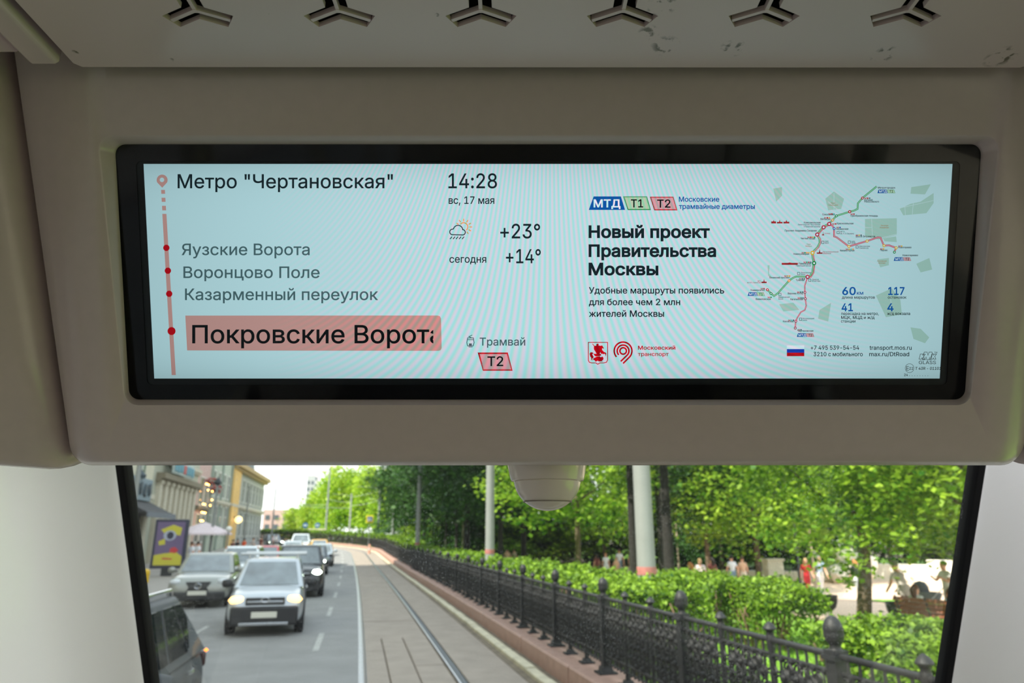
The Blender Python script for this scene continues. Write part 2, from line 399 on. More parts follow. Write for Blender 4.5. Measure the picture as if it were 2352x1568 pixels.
def text(s, x0, x1, yb, cap, material, bold=0.0, z=.0006, parent=panel, shear=0.0, clip=None, full=None, name='lettering', dy=0.0):
    if bold not in CAP: CAP[bold] = glyphs('Н', bold)[0][:, 1].max()
    co, Fs = glyphs(full or s, bold)
    ref = co if full is None else glyphs(s, bold)[0]
    lo, hi = ref[:, 0].min(), ref[:, 0].max()
    X = x0 + (co[:, 0] - lo) / (hi - lo) * (x1 - x0) + shear * co[:, 1]; Yp = yb + dy * (X - x0) / max(1, x1 - x0) - co[:, 1] / CAP[bold] * cap
    me = bpy.data.meshes.new(name); me.from_pydata([(*on_plane(float(a), float(b)), z) for a, b in zip(X, Yp)], [], Fs); me.materials.append(material)
    bm = bmesh.new(); bm.from_mesh(me)
    if clip is not None:
        u = on_plane(clip, yb)[0]
        bmesh.ops.bisect_plane(bm, geom=bm.verts[:] + bm.edges[:] + bm.faces[:], plane_co=(u, 0, 0), plane_no=(1, 0, 0), clear_outer=True)
    bmesh.ops.recalc_face_normals(bm, faces=bm.faces); bm.to_mesh(me); bm.free(); me.update()
    return link(name, me, parent)

# left block: stops
text('Метро "Чертановская"', 408.5, 902.7, 432, 32, INK, .010)
for s, a, b, y in (('Яузские Ворота', 417.7, 711.6, 585.5), ('Воронцово Поле', 421.8, 734.4, 638), ('Казарменный переулок', 425.5, 868.7, 688.6)):
    text(s, a, b, y, 26.3, GREYINK, .010)
bar = [(425.8, 724.5), (1005, 724.3), (1010.5, 726), (1013, 731), (1014.5, 799), (1012, 804), (1007, 805.5), (430, 804.5)]
flat('stop_bar', PINK, .0002, [(bar, 0)])
text('Покровские Ворот', 442, 986, 787.5, 41.5, BLACKINK, .012, clip=995.6, full='Покровские Ворота')
line = [([(370.2, 440 - 4), (379, 436), (379.5, 445), (370.7, 445)], 0), ([(371.2, 454), (380, 454), (380.5, 463.5), (371.7, 463.5)], 0), ([(372.3, 472.5), (381.2, 472.5), (381.8, 483), (372.9, 483)], 0),
        ([(373, 491), (382.5, 491), (404, 861), (394.5, 861)], 0)]
pin = circ(372.6, 413.5, 12.6, 20, math.pi * .86, math.pi * 2.14) + [(372.8, 431)]
flat('route_line', PINK, .0002, line + [(pin, 0)])
flat('pin_hole', lit('screen_white', SCREEN_WHITE, True), .0004, [(circ(372.4, 413, 5.2), 0)])
for x, y, r in ((382.5, 569, 7.3), (386, 621.5, 7.3), (389, 674.5, 7.3), (394.4, 760, 9.2)):
    flat('stop_dot', REDINK, .0004, [(circ(x, y, r), 0)])
# middle block: time, weather, tram badge
text('14:28', 1030, 1141.6, 432, 33.7, INK, .010); text('вс, 17 мая', 1030.7, 1135.4, 468, 17, INK, .012)
text('+23°', 1149, 1240.5, 547, 33, INK, .010); text('+14°', 1162, 1242, 604, 32, INK, .010); text('сегодня', 1032.4, 1117, 603, 17, INK, .012)
ox, oy, k = 1020, 490, 1 / 9.8
def zc(pts): return [(ox + x * k, oy + y * k) for x, y in pts]
cloud = zc(circ(190, 417, 62, 10, math.pi * .5, math.pi * 1.38) + circ(315, 375, 106, 14, math.pi * 1.08, math.pi * 1.93) + circ(418, 425, 60, 10, math.pi * 1.5, math.pi * 2.5))
flat('weather_icon', [INK, SUNINK], .0005, [(q, 0) for q in stroke(cloud, 2.1, True)]
     + [(q, 0) for i in range(5) for q in stroke(zc([(133 + 68 * i, 578), (180 + 68 * i, 524)]), 1.9)]
     + [(q, 1) for q in stroke(zc(circ(440, 305, 95, 16, math.pi * 1.22, math.pi * 2.28)), 2.0)]
     + [(q, 1) for p in (((278, 218), (330, 248)), ((340, 150), (376, 198)), ((442, 120), (442, 182)), ((540, 150), (506, 200)), ((606, 218), (553, 248)), ((572, 305), (632, 305)), ((553, 365), (608, 396)), ((510, 410), (546, 460))) for q in stroke(zc(p), 1.9)])
text('Трамвай', 1101.8, 1206.5, 793, 18, GREYINK, .012)
ox, oy, k = 1040, 750, 1 / 10.69
flat('tram_icon', GREYINK, .0005, [(q, 0) for q in stroke(zc([(365, 275), (505, 275), (525, 390), (500, 470), (365, 470), (345, 390)]), 1.8, True)]
     + [(q, 0) for p in ([(365, 318), (510, 318)], [(390, 497), (485, 497)], [(478, 205), (395, 242), (455, 268)]) for q in stroke(zc(p), 1.6)] + [(zc([(398, 410), (468, 410), (468, 462), (398, 462)]), 0)])
def badge(name, pts, line_m, fill_m, w):
    return flat(name, [fill_m, line_m], .0003, [(pts, 0)] + [(q, 1) for q in stroke(pts, w, True)])
badge('line_badge', [(1099.5, 811), (1165, 811), (1175, 849.3), (1110.5, 849.3)], REDINK, ROSE, 3.6)
text('Т2', 1119.5, 1156, 840, 22, BLACKINK, .014, z=.0007)
# right block: the announcement
flat('line_badge', BLUEINK, .0003, [([(1363.5, 451), (1426, 451), (1435.7, 482), (1352.3, 482)], 0)])
text('МТД', 1363.3, 1425, 475.7, 18, WHITEINK, .026, z=.0007)
badge('line_badge', [(1433, 452.3), (1485, 452.3), (1493.3, 481), (1442.5, 481)], GREENINK, GREENFILL, 2.6)
badge('line_badge', [(1494.2, 453), (1545.6, 453), (1554, 481.7), (1503.5, 481.7)], REDINK, ROSE, 2.6)
text('Т1', 1448.8, 1477, 476, 18.3, BLACKINK, .018, z=.0007); text('Т2', 1509, 1539.7, 476.5, 18.3, BLACKINK, .018, z=.0007)
text('Московские', 1559, 1651.8, 463, 11.5, BLUEINK, .02); text('трамвайные диаметры', 1559, 1733.5, 479.6, 11.5, BLUEINK, .02)
for s, b, y in (('Новый проект', 1630, 545.4), ('Правительства', 1644.5, 589), ('Москвы', 1512, 631)): text(s, 1351.8, b, y, 28, INK, .034)
for s, b, y in (('Удобные маршруты появились', 1663, 673.6), ('для более чем 2 млн', 1562, 700.3), ('жителей Москвы', 1525, 727)): text(s, 1352.4, b, y, 14.6, INK, .016)
ox, oy, k = 1330, 770, 1 / 9.408
shield = zc([(200, 150), (615, 150), (615, 535), (590, 580), (535, 593), (450, 593), (405, 622), (360, 593), (270, 593), (220, 578), (200, 535)])
rider = [[(318, 235), (345, 222), (372, 222), (368, 192), (395, 175), (425, 182), (420, 215), (468, 225), (470, 300), (455, 380), (430, 425), (385, 410), (352, 350), (320, 300)],
         [(440, 250), (470, 222), (500, 215), (535, 275), (530, 290), (500, 272), (496, 310), (545, 365), (555, 360), (590, 385), (580, 455), (560, 395), (525, 405), (500, 395), (480, 400), (450, 345)],
         [(300, 370), (250, 360), (228, 395), (240, 455), (262, 480), (262, 520), (285, 545), (285, 500), (320, 470), (300, 440), (282, 400), (310, 395), (352, 420), (430, 425), (470, 400), (480, 430), (430, 448), (355, 452), (330, 430)],
         [(300, 500), (345, 478), (385, 455), (430, 455), (470, 470), (505, 455), (530, 490), (520, 530), (490, 545), (525, 560), (430, 562), (400, 545), (370, 562), (340, 560), (345, 540), (310, 530)]]
flat('city_crest', REDINK, .0004, [(q, 0) for q in stroke(shield, 1.8, True)] + [(zc(p), 0) for p in rider] + [(q, 0) for q in stroke(zc([(288, 182), (335, 235), (470, 520)]), 1.5)])
def arcs(R): return circ(950, 335, R, 24, math.pi * .765, math.pi * 2.27)
flat('transport_sign', REDINK, .0004, [(q, 0) for q in stroke(zc(arcs(192) + [(950, 605)]), 3.6)] + [(q, 0) for q in stroke(zc(arcs(127) + [(900, 560)]), 3.6)] + [(q, 0) for q in stroke(zc(circ(952, 335, 70, 20)), 3.6, True)])
text('Московский', 1465.2, 1551, 802.4, 8.8, REDINK, .024); text('транспорт', 1465, 1535.7, 817, 8.8, REDINK, .024)
# flag and contacts
flat('flag', [WHITEINK, FLAGBLUE, REDINK], .0004, [([(1807, 793), (1847, 793), (1847, 801.3), (1807, 801.3)], 0), ([(1807, 801.3), (1847, 801.3), (1847, 809.6), (1807, 809.6)], 1), ([(1807, 809.6), (1847, 809.6), (1847, 817.6), (1807, 817.6)], 2)])
for s, a, b, y in (('+7 495 539-54-54', 1861.6, 1972.7, 802.6), ('3210 с мобильного', 1868, 1981, 817.5), ('transport.mos.ru', 1996.6, 2093.4, 802.8), ('max.ru/DtRoad', 1996, 2087.8, 817.5)): text(s, a, b, y, 9.4, INK, .014)
for s, a, b, y in (('60', 1934, 1965, 676.7), ('117', 2039.3, 2076.8, 676.7), ('41', 1932.4, 1958.6, 714), ('4', 2037.3, 2051.8, 714)): text(s, a, b, y, 17.8, BLUEINK, .026)
text('км', 1967.3, 1982.3, 676.4, 8.4, BLUEINK, .022)
for s, a, b, y in (('длина маршрутов', 1933.2, 2008.7, 685.6), ('остановок', 2038.5, 2081.4, 685.6), ('пересадка на метро,', 1931.7, 2017.8, 723), ('МЦК, МЦД и ж/д', 1931.4, 2008, 732), ('станции', 1931, 1964.3, 740.4), ('ж/д вокзала', 2036.7, 2089.8, 723)): text(s, a, b, y, 6.7, INK, .018)
# the route map
def z8(p): return (1650 + p[0] / 3.015, 380 + p[1] / 3.015)
parks = [[(1015, 370), (1235, 365), (1235, 480), (1110, 512), (1015, 490)], [(1255, 300), (1330, 265), (1400, 250), (1490, 190), (1490, 260), (1440, 330), (1280, 345)], [(1140, 505), (1230, 490), (1235, 530), (1150, 525)],
         [(1335, 150), (1470, 130), (1430, 200), (1330, 195)], [(740, 230), (800, 180), (870, 230), (850, 300), (760, 310)], [(1100, 650), (1180, 640), (1180, 690), (1120, 705)], [(1090, 900), (1200, 850), (1260, 930), (1270, 1030), (1160, 1050)],
         [(380, 160), (440, 150), (440, 210), (400, 250)], [(1330, 1120), (1400, 1130), (1460, 1190), (1430, 1230), (1350, 1200)], [(700, 1000), (780, 950), (760, 1080), (690, 1060)], [(1370, 680), (1460, 640), (1480, 720), (1400, 740)], [(420, 960), (520, 950), (560, 1000), (450, 1010)], [(340, 690), (355, 690), (350, 750), (372, 775), (345, 765)]]
for q in parks: flat('map_park', PARK, .0002, [([z8(p) for p in q], 0)])
for pl in ([(1060, 366), (1068, 512)], [(1015, 430), (1060, 428)], [(1110, 505), (1235, 475)], [(1290, 260), (1300, 470)], [(1350, 250), (1330, 480)], [(1230, 300), (1500, 240)], [(760, 250), (830, 310)], [(800, 190), (800, 320)], [(1190, 880), (1200, 1050)], [(560, 1180), (900, 1100)], [(300, 300), (520, 420)]):
    flat('map_road', MAPROAD, .00025, [([tuple(a) for a in q], 0) for q in stroke([z8(p) for p in pl], 1.1)])
GL = [(1095, 145), (996, 226), (965, 262), (963, 300), (940, 312), (908, 320), (815, 349), (790, 378), (764, 402), (724, 426), (680, 476), (699, 510), (700, 535), (686, 565), (646, 605), (659, 675), (650, 740), (632, 766), (612, 770), (540, 768), (515, 778), (488, 798), (410, 885), (385, 903), (365, 886), (338, 860)]
PL = [(769, 409), (731, 431), (688, 480), (706, 510), (707, 535), (694, 565), (654, 605), (667, 675), (659, 742), (640, 772), (616, 776), (598, 830), (598, 878), (601, 922), (608, 970), (598, 1000), (570, 1015), (545, 1055), (535, 1078), (531, 1125)]
PB = [(766, 405), (790, 418), (800, 437), (800, 490), (820, 498), (902, 560), (1028, 523), (1105, 497), (1122, 500), (1145, 555), (1180, 552), (1229, 570), (1217, 600)]
mapl = []
for pl, a, b in ((GL, 0, 1), (PL, 2, 3), (PB, 2, 3)):
    q = [z8(p) for p in pl]; wide = 3.9 if pl is not PL else 2.9
    mapl += [([tuple(x) for x in s], a) for s in stroke(q, wide)]
flat('map_route', [GREENINK, LINEGREEN, CRIMSON, LINEPINK], .0004, mapl)
mapl = []
for pl, a, b in ((GL, 0, 1), (PL, 2, 3), (PB, 2, 3)):
    mapl += [([tuple(x) for x in s], b) for s in stroke([z8(p) for p in pl], 1.6 if pl is not PL else 1.2)]
flat('map_route', [GREENINK, LINEGREEN, CRIMSON, LINEPINK], .0005, mapl)
ST = [(996, 226, 0, 0), (908, 320, 0, 1), (815, 349, 3, 0), (790, 378, 4, 0), (766, 405, 1, 2), (727, 428, 1, 2), (683, 478, 1, 2), (650, 605, 2, 2), (661, 676, 3, 2), (616, 771, 1, 2), (488, 798, 4, 0), (363, 886, 3, 0), (338, 860, 0, 0), (598, 878, 1, 0), (601, 922, 1, 0), (535, 1078, 1, 0), (531, 1125, 1, 0), (800, 437, 5, 0), (902, 560, 2, 1), (1028, 523, 2, 1), (1145, 555, 2, 1), (1229, 570, 2, 1), (1217, 600, 3, 0)]
for x, y, ci, big in ST:
    r = (3.3, 3.6, 5.0)[big]; p = z8((x, y))
    flat('map_stop', [REDINK, CRIMSON, YELLOWINK, GREENINK, SUNINK, BLUEINK, WHITEINK], .0006, [(circ(*p, r, 14), ci)])
    flat('map_stop', [WHITEINK], .0007, [(circ(*p, r * .45, 10), 0)])
def mini(x0, x1, y0, y1, green):
    w = x1 - x0; h = y1 - y0; a = x0 + w * .58; sl = h * .32
    flat('line_badge', BLUEINK, .0003, [([(x0 + sl, y0), (a - sl * .9, y0), (a, y1), (x0, y1)], 0)])
    badge('line_badge', [(a - sl * .5, y0 + .5), (x1 - sl, y0 + .5), (x1, y1 - .5), (a + sl * .5, y1 - .5)], GREENINK if green else CRIMSON, GREENFILL if green else ROSE, .8)
    text('МТД', x0 + w * .09, a - w * .06, y1 - h * .2, h * .6, WHITEINK, .02, z=.0007); text('Т1' if green else 'Т2', a + w * .09, x1 - w * .12, y1 - h * .18, h * .64, BLACKINK, .016, z=.0007)
mini(2015, 2055.5, 435.3, 443.6, True); mini(2052.4, 2092, 590.5, 599, False); mini(1717, 1756, 671, 679.4, True); mini(1830, 1869.4, 765, 773.4, False)
LAB = [('Сокольники', 1888.2, 1916.5, 494.4), ('Митьково', 1884, 1907.8, 505), ('Комсомольская', 1846, 1884, 513), ('Красносельская', 1921.7, 1959.6, 515), ('Бауманская', 1920.4, 1947.8, 527.6), ('Проспект Академика Сахарова', 1802, 1875.3, 531.5),
       ('Чистые пруды', 1838.5, 1871.7, 549.3), ('Новокузнецкая', 1822, 1857.9, 585), ('Преображенская площадь', 1953, 2015.8, 497.4), ('Бульвар', 1984.8, 2004, 460.8), ('Рокоссовского', 1984.8, 2018.6, 464.9), ('Метрогородок', 2015.8, 2055.9, 433), ('Шоссе Энтузиастов', 1965, 2009.7, 544.8),
       ('Авиамоторная', 1928.3, 1961.9, 577), ('Перово', 2021, 2038, 576.4), ('Новогиреево', 2062.6, 2092.9, 569.8), ('Новогиреево', 2072.4, 2108, 588), ('Павелецкая', 1834, 1862.4, 607.2), ('Ленинский проспект', 1766, 1814, 639.2), ('Тульская', 1827.5, 1847, 645),
       ('Университет', 1723, 1756.4, 668), ('Вавиловская', 1735.7, 1770, 688.5), ('Верхние Котлы', 1809, 1844, 675.6), ('Нагатинская', 1814.8, 1844, 689), ('Каховская', 1798, 1822.4, 739.6), ('Чертановская', 1831.4, 1867.5, 761.4)]
for s, a, b, y in LAB: text(s, a, b, y, 4.3, BLACKINK, .02, name='map_name')
SUB = [('Ленинградский, Ярославский', 1832, 1883.5, 517.2, 0), ('и Казанский вокзалы', 1846, 1883.5, 521.8, 0), ('МГТУ', 1929.3, 1939.8, 533.7, 0), ('им. Н. Э. Баумана', 1929.3, 1960.6, 537.8, 0), ('НИУ', 1894.2, 1902.6, 555.7, 0), ('ВШЭ', 1894.2, 1902.6, 559.4, 0), ('НИУ', 1955, 1963.5, 556, 0), ('МЭИ', 1955, 1964, 559.5, 0),
       ('Дом культуры', 1973, 1997.6, 566.7, 0), ('Компрессор', 1973, 1994, 570.9, 0), ('Павелецкий вокзал', 1828, 1862.4, 611.5, 0), ('Даниловский', 1839, 1862, 627.4, 0), ('рынок', 1839, 1849.5, 631.2, 0), ('Данилов', 1864.5, 1880, 643, 0), ('монастырь', 1864.5, 1883.7, 646.6, 0),
       ('Дарвиновский', 1787.4, 1813, 683.5, 0), ('музей', 1787.4, 1798, 687.6, 0), ('Москворецкий', 1843, 1869.6, 732.6, 0), ('рынок', 1843, 1853.5, 736.4, 0), ('Парк', 1852.3, 1861.7, 562.3, 1), ('Зарядье', 1849, 1864, 566.4, 1), ('Лесопарк', 2022.4, 2040, 519.4, 1), ('Измайлово', 2020.5, 2041, 524, 1),
       ('Кусковский', 2014.4, 2035.6, 600.8, 1), ('лесопарк', 2016, 2033, 605.2, 1), ('Парк', 1908, 1918, 467.8, 1), ('Сокольники', 1902, 1924, 472.3, 1), ('МГУ', 1740, 1747, 647, 2), ('им. М. В. Ломоносова', 1715.6, 1747, 650.2, 2), ('Дом на Котельнической', 1889, 1925, 579.6, 2), ('набережной', 1889, 1908, 583.2, 2), ('Гостиница', 1893, 1906, 537.4, 2)]
for s, a, b, y, ci in SUB: text(s, a, b, y, 3.2, (INK, BROWNINK, MAROON)[ci], .012, name='map_name')
for x, y, cols in ((1903, 491.5, (0, 5)), (1892.5, 500.5, (0, 4)), (1911.5, 514.5, (0,)), (1921.5, 522.6, (6,)), (1854.5, 545, (0, 4, 3)), (1841, 580.5, (3, 4, 2)), (1845.5, 602.5, (3, 0, 7)), (1801.5, 634, (4, 4)), (1747, 663, (0,)), (1763, 683, (3,)), (1831, 671, (7, 7)), (1832, 684.5, (7, 7)), (1810.5, 735.5, (5, 7)), (1832, 757.5, (7,)), (1953.5, 492, (0,)), (1985, 455.5, (0, 7)), (1965.5, 540.3, (2, 7)), (1942.5, 572.6, (2, 5, 4)), (2021.5, 572, (2,)), (2063, 565.4, (2,)), (1835, 640.5, (7, 7))):
    text('М', x, x + 4.6, y + 1.4, 3.4, REDINK, .03, name='map_mark')
    flat('map_mark', [REDINK, CRIMSON, YELLOWINK, GREENINK, SUNINK, TEALINK, BLUEINK, GREYINK], .0006, [(circ(x + 7.4 + 4.4 * i, y - .3, 1.8, 10), c) for i, c in enumerate(cols)])
def skyline(x0, x1, yb, h, spire): return [(x0, yb), (x0, yb - h), (x0 + (x1 - x0) * .38, yb - h), (x0 + (x1 - x0) * .5, yb - spire), (x0 + (x1 - x0) * .62, yb - h), (x1, yb - h), (x1, yb)]
flat('map_landmark', MAROON, .0006, [(skyline(1771, 1782, 513, 4.6, 8), 0), (skyline(1784, 1797, 513, 3.4, 9), 0), (skyline(1799, 1812.5, 513, 3.8, 8.5), 0), (skyline(1887.5, 1892.5, 540.5, 2.4, 10.5), 0), (skyline(1875.5, 1888.5, 582.7, 3, 11.5), 0), (skyline(1795, 1832, 608, 4.4, 5.4), 0), (skyline(1748.5, 1760.5, 650, 3.4, 10), 0)])
flat('map_landmark', INK, .0006, [(q, 0) for x, y in ((1924.5, 534), (1889.5, 556.4), (1950, 556), (1968, 567), (1834, 628), (1859.5, 643.3), (1791, 676), (1838.5, 732.8)) for q in stroke([(x - 2.6, y - 2.8), (x + 2.6, y - 2.8), (x + 2.6, y + 2.8), (x - 2.6, y + 2.8)], .9, True)])
# the maker's marks printed on the cover glass
GM = mat('glass_print', (10, 14, 16), 0.5); zg_ = .0048
text('GLASS', 2105, 2144, 834.7, 7.7, GM, .004, z=zg_, parent=cover, name='glass_mark'); text('TM', 2140.2, 2147, 809.9, 3.4, GM, .014, z=zg_, parent=cover, name='glass_mark')
text('Е', 2076.3, 2082.5, 849, 9.6, GM, .0, z=zg_, parent=cover, name='glass_mark'); text('22', 2083, 2092.3, 847.6, 6.2, GM, .014, z=zg_, parent=cover, name='glass_mark')
text('T 43R - 011011', 2096.5, 2161, 847.6, 6.3, GM, .02, z=zg_, parent=cover, shear=1.2, name='glass_mark'); text('24', 2071.3, 2080, 862, 5.6, GM, .02, z=zg_, parent=cover, name='glass_mark')
ox, oy, k = 2030, 780, 1 / 13.835
kk = [zc(p) for p in ([(1085, 440), (1165, 440), (1155, 480), (1200, 440), (1240, 445), (1185, 520), (1225, 600), (1165, 600), (1140, 555), (1120, 600), (1045, 600)], [(1210, 380), (1300, 380), (1325, 480), (1360, 380), (1455, 380), (1470, 430), (1430, 560), (1410, 620), (1370, 620), (1390, 530), (1350, 620), (1290, 620), (1265, 530), (1240, 620), (1150, 620), (1195, 500), (1185, 430)], [(1445, 440), (1510, 440), (1500, 480), (1540, 440), (1595, 440), (1540, 515), (1575, 600), (1510, 600), (1490, 560), (1480, 600), (1410, 600)])]
flat('glass_mark', GM, zg_, [([tuple(a) for a in q], 0) for p in kk for q in stroke(p, 1.0, True)] + [([tuple(a) for a in q], 0) for q in stroke(circ(2083.8, 844, 10.0, 28), .8, True)] + [(circ(2083.5 + 6 * i, 861.4, .7, 8), 0) for i in range(8)], parent=cover)

# ------------------------------------------------------------------ slotted ceiling flap
def star(cx, cy, L, w, rot=0.0, cut=.32):
    P = []
    for i in range(3):
        a = math.radians(-90 + 120 * i) + rot; d = np.array([math.cos(a), math.sin(a)]); s = np.array([-d[1], d[0]]); c = np.array([cx, cy])
        r = (w / 2) / math.tan(math.radians(60)) 
        P += [c + d * r - s * w / 2, c + d * (L) - s * w / 2, c + d * (L * 1.0 + w * .0) + s * w / 2]
    return [(p[0], cy + (p[1] - cy) * .80) for p in P]
def filled(loops, depth, name, material, parent=None, z=0.0):
    c = bpy.data.curves.new(name, 'CURVE'); c.dimensions = '2D'; c.fill_mode = 'BOTH'; c.extrude = depth / 2
    for lp in loops:
        sp = c.splines.new('POLY'); sp.points.add(len(lp) - 1); sp.use_cyclic_u = True
        for i, p in enumerate(lp): sp.points[i].co = (p[0], p[1], 0, 1)
    o = bpy.data.objects.new(name, c); COL.objects.link(o); dg = bpy.context.evaluated_depsgraph_get(); dg.update()
    me = bpy.data.meshes.new_from_object(o.evaluated_get(dg)); bpy.data.objects.remove(o); bpy.data.curves.remove(c)
    me.transform(Matrix.Translation((0, 0, z))); me.materials.clear(); me.materials.append(material); me.name = name; me.update()
    return link(name, me, parent)
FZ = EYE + .49; centres = [(-.3076 + .1386 * i, .5485) for i in range(6)]
fx0, fx1, fy1 = -.472, .566, .6300
flap = filled([[(fx0 + .006, fy1), (fx1 - .014, fy1 + .001), (fx1, fy1 - .010), (fx1, -.05), (fx0, -.05), (fx0, fy1 - .006)]] + [star(x, y, .0340, .0220) for x, y in centres], .006, 'ceiling_flap', FLAPM, z=FZ + .003)
flap.data.set_sharp_from_angle(angle=math.radians(30))
tag(flap, 'grey-white ceiling flap with a row of three-armed air slots, above the beige housing', 'panel')
scuffs(FLAPM, [(at_z(x, y, .49)[0], at_z(x, y, .49)[1], r) for x, y, r in ((1490, 75, .012), (1528, 105, .016), (1680, 112, .015), (2030, 125, .014), (1520, 12, .016), (2300, 130, .018), (173, 120, .004), (395, 137, .003), (1215, 108, .003), (620, 36, .004), (1003, 34, .003))])
for x, y in centres:
    mb = MB()
    for i in range(3):
        a = math.radians(-90 + 120 * i); a = math.atan2(math.sin(a) * .80, math.cos(a)); d = Vector((math.cos(a), math.sin(a), 0)); e = .027 if i == 0 else .031; mb.box((x + d.x * e / 2, y + d.y * e / 2, FZ + .0036), (e + .002, .0036, .006), M=Matrix.Rotation(a, 3, 'Z'))
    mb.lathe([(.0026, .0010), (.0026, .0072)], c=(x, y, FZ - .0008), n=6); mb.build('slot_rib', FLAPM, flap)
mb = MB(); mb.box(((fx0 + fx1) / 2, .30, FZ + .035), (fx1 - fx0 - .04, .62, .004)); mb.build('back_plate', DARK, flap)

# ceiling edge strips left and right of the flap
def strip(name, x0, x1, y1, z, label, sgn=1, slant=.010):
    mb = MB(); L = []
    for y in (-.6, y1):
        L.append([(x0, y + (0 if y < 0 else -slant), z + .02), (x0, y + (0 if y < 0 else -slant), z + .003), (x0 + sgn * .003, y, z), (x1 - sgn * .004, y, z), (x1, y, z + .003), (x1, y, z + .02)])
    mb.loops(L, cap0=True, cap1=True); return tag(mb.build(name, FLAPM, bevel=.0015), label, 'trim', kind='structure')
strip('trim_1', -.518, -.4855, .622, FZ - .003, 'grey-white ceiling strip beside the dark gap left of the slotted flap', slant=.012)
strip('trim_2', -.620, -.5215, .612, FZ + .004, 'wide grey-white ceiling strip at the upper left corner', slant=.03)
strip('trim_3', .612, .578, .628, FZ - .003, 'grey-white ceiling strip right of the slotted flap', sgn=-1, slant=.012)

# side lining panels beyond the gaps
def side_panel(sgn, name, label):
    ut, ub = .6380, .5980                                       # inner edge on the housing plane
    L = []
    prof = [(-.010, -.09), (-.006, -.012), (0.0, .001), (.008, .008), (.020, .012), (.10, .038), (.22, .090), (.34, .16)]   # outwards, towards the viewer
    for v, u, dz in ((.33, ut + .004, -.06), (.33, ut + .004, 0), (-.10, (ut + ub) / 2 - .006, 0), (-.228, ub, 0), (-.234, ub, -.006), (-.238, ub, -.014), (-.238, ub, -.10)):
        L.append([Vector((sgn * (u + a), v + (a * .18 if v < -.1 else 0), .0 + b + dz)) for a, b in prof])
    mb = MB(); mb.loops(L, closed=False)
    o = mb.build(name, CREAM, smooth=True, M=PM); o.data.set_sharp_from_angle(angle=math.radians(60))
    sd = o.modifiers.new('thickness', 'SOLIDIFY'); sd.thickness = .004; sd.offset = -1 if sgn > 0 else 1
    return tag(o, label, 'panel')
side_panel(-1, 'side_lining', 'glossy beige side panel left of the screen housing, across a dark gap')
side_panel(1, 'side_lining', 'glossy beige side panel right of the screen housing')
mb = MB(); mb.box((0, .03, -.17), (1.9, .52, .02)); tag(mb.build('trim_4', DARK, M=PM), 'dark backing behind the gaps of the screen housing', 'trim', kind='structure')

# ------------------------------------------------------------------ windscreen and pillars
WT = EYEV + ray(1258.5, 1090) * 1.582; WBm = EYEV + ray(1262, 1568) * 1.700     # middle of the pane at the housing and at the picture's foot
Wd = (WBm - WT); Wd.x = 0; Wl = Wd.length; Wd.normalize(); WX = Vector((1, 0, 0)); WN = WX.cross(Wd).normalized()
if WN.y > 0: WN = -WN
WC = Vector((WT.x * .5 + WBm.x * .5, WT.y, WT.z))
def wpt(x, d, n=0.0): return WC + WX * x + Wd * d + WN * n                     # x across, d down the pane, n towards the saloon
HALF = .972                                                                    # half width of the clear pane
win = empty('window_1', (0, 0, 0)); tag(win, 'wide rear windscreen in a black seal looking out on the boulevard', 'window', kind='structure')
mb = MB(); a = -.42; b = 1.15
mb.add([wpt(-HALF - .02, a, 0), wpt(HALF + .02, a, 0), wpt(HALF + .02, b, 0), wpt(-HALF - .02, b, 0), wpt(-HALF - .02, a, -.006), wpt(HALF + .02, a, -.006), wpt(HALF + .02, b, -.006), wpt(-HALF - .02, b, -.006)],
       [(0, 1, 2, 3), (7, 6, 5, 4), (0, 4, 5, 1), (1, 5, 6, 2), (2, 6, 7, 3), (3, 7, 4, 0)])
mb.build('pane', glass_mat('windscreen_glass', (.96, .975, .965), .22, dirt=True), win)
def bar4(c0, c1, w, h, name, material, parent):
    mb = MB()
    return mb
mb = MB(); ri = [(-HALF, a + .03), (HALF, a + .03), (HALF, b - .03), (-HALF, b - .03)]; ro = [(-HALF - .034, a - .02), (HALF + .034, a - .02), (HALF + .034, b + .03), (-HALF - .034, b + .03)]
mb.loops([[wpt(*p, -.012) for p in ri], [wpt(*p, .010) for p in ri], [wpt(p[0] * 1.006, p[1], .018) for p in ri], [wpt(*p, .018) for p in ro], [wpt(*p, -.012) for p in ro], [wpt(*p, -.012) for p in ri]])
mb.build('seal', BLACKR, win, bevel=.003)
def pillar(sgn, name, label):
    prof = [(.016, -.02), (.018, .012), (.022, .020), (.034, .026), (.060, .034), (.100, .052), (.138, .080), (.158, .104), (.172, .128), (.190, .170), (.215, .250), (.245, .340), (.270, .395), (.292, .425), (.318, .434), (.340, .430), (.40, .415), (.47, .44), (.52, .50)]
    mb = MB(); L = []
    for d in (-.40, -.2, 0, .2, .4, .6, .8, 1.1):
        L.append([wpt(sgn * (HALF + x), d, n) for x, n in prof])
    mb.loops(L, closed=False); o = mb.build(name, WHITE, smooth=True); o.data.set_sharp_from_angle(angle=math.radians(75))
    md = o.modifiers.new('round', 'SUBSURF'); md.levels = 1; md.render_levels = 2
    return tag(o, label, 'pillar', kind='structure')
pillar(-1, 'trim_5', 'glossy white window pillar left of the windscreen'); pillar(1, 'trim_6', 'glossy white window pillar right of the windscreen')

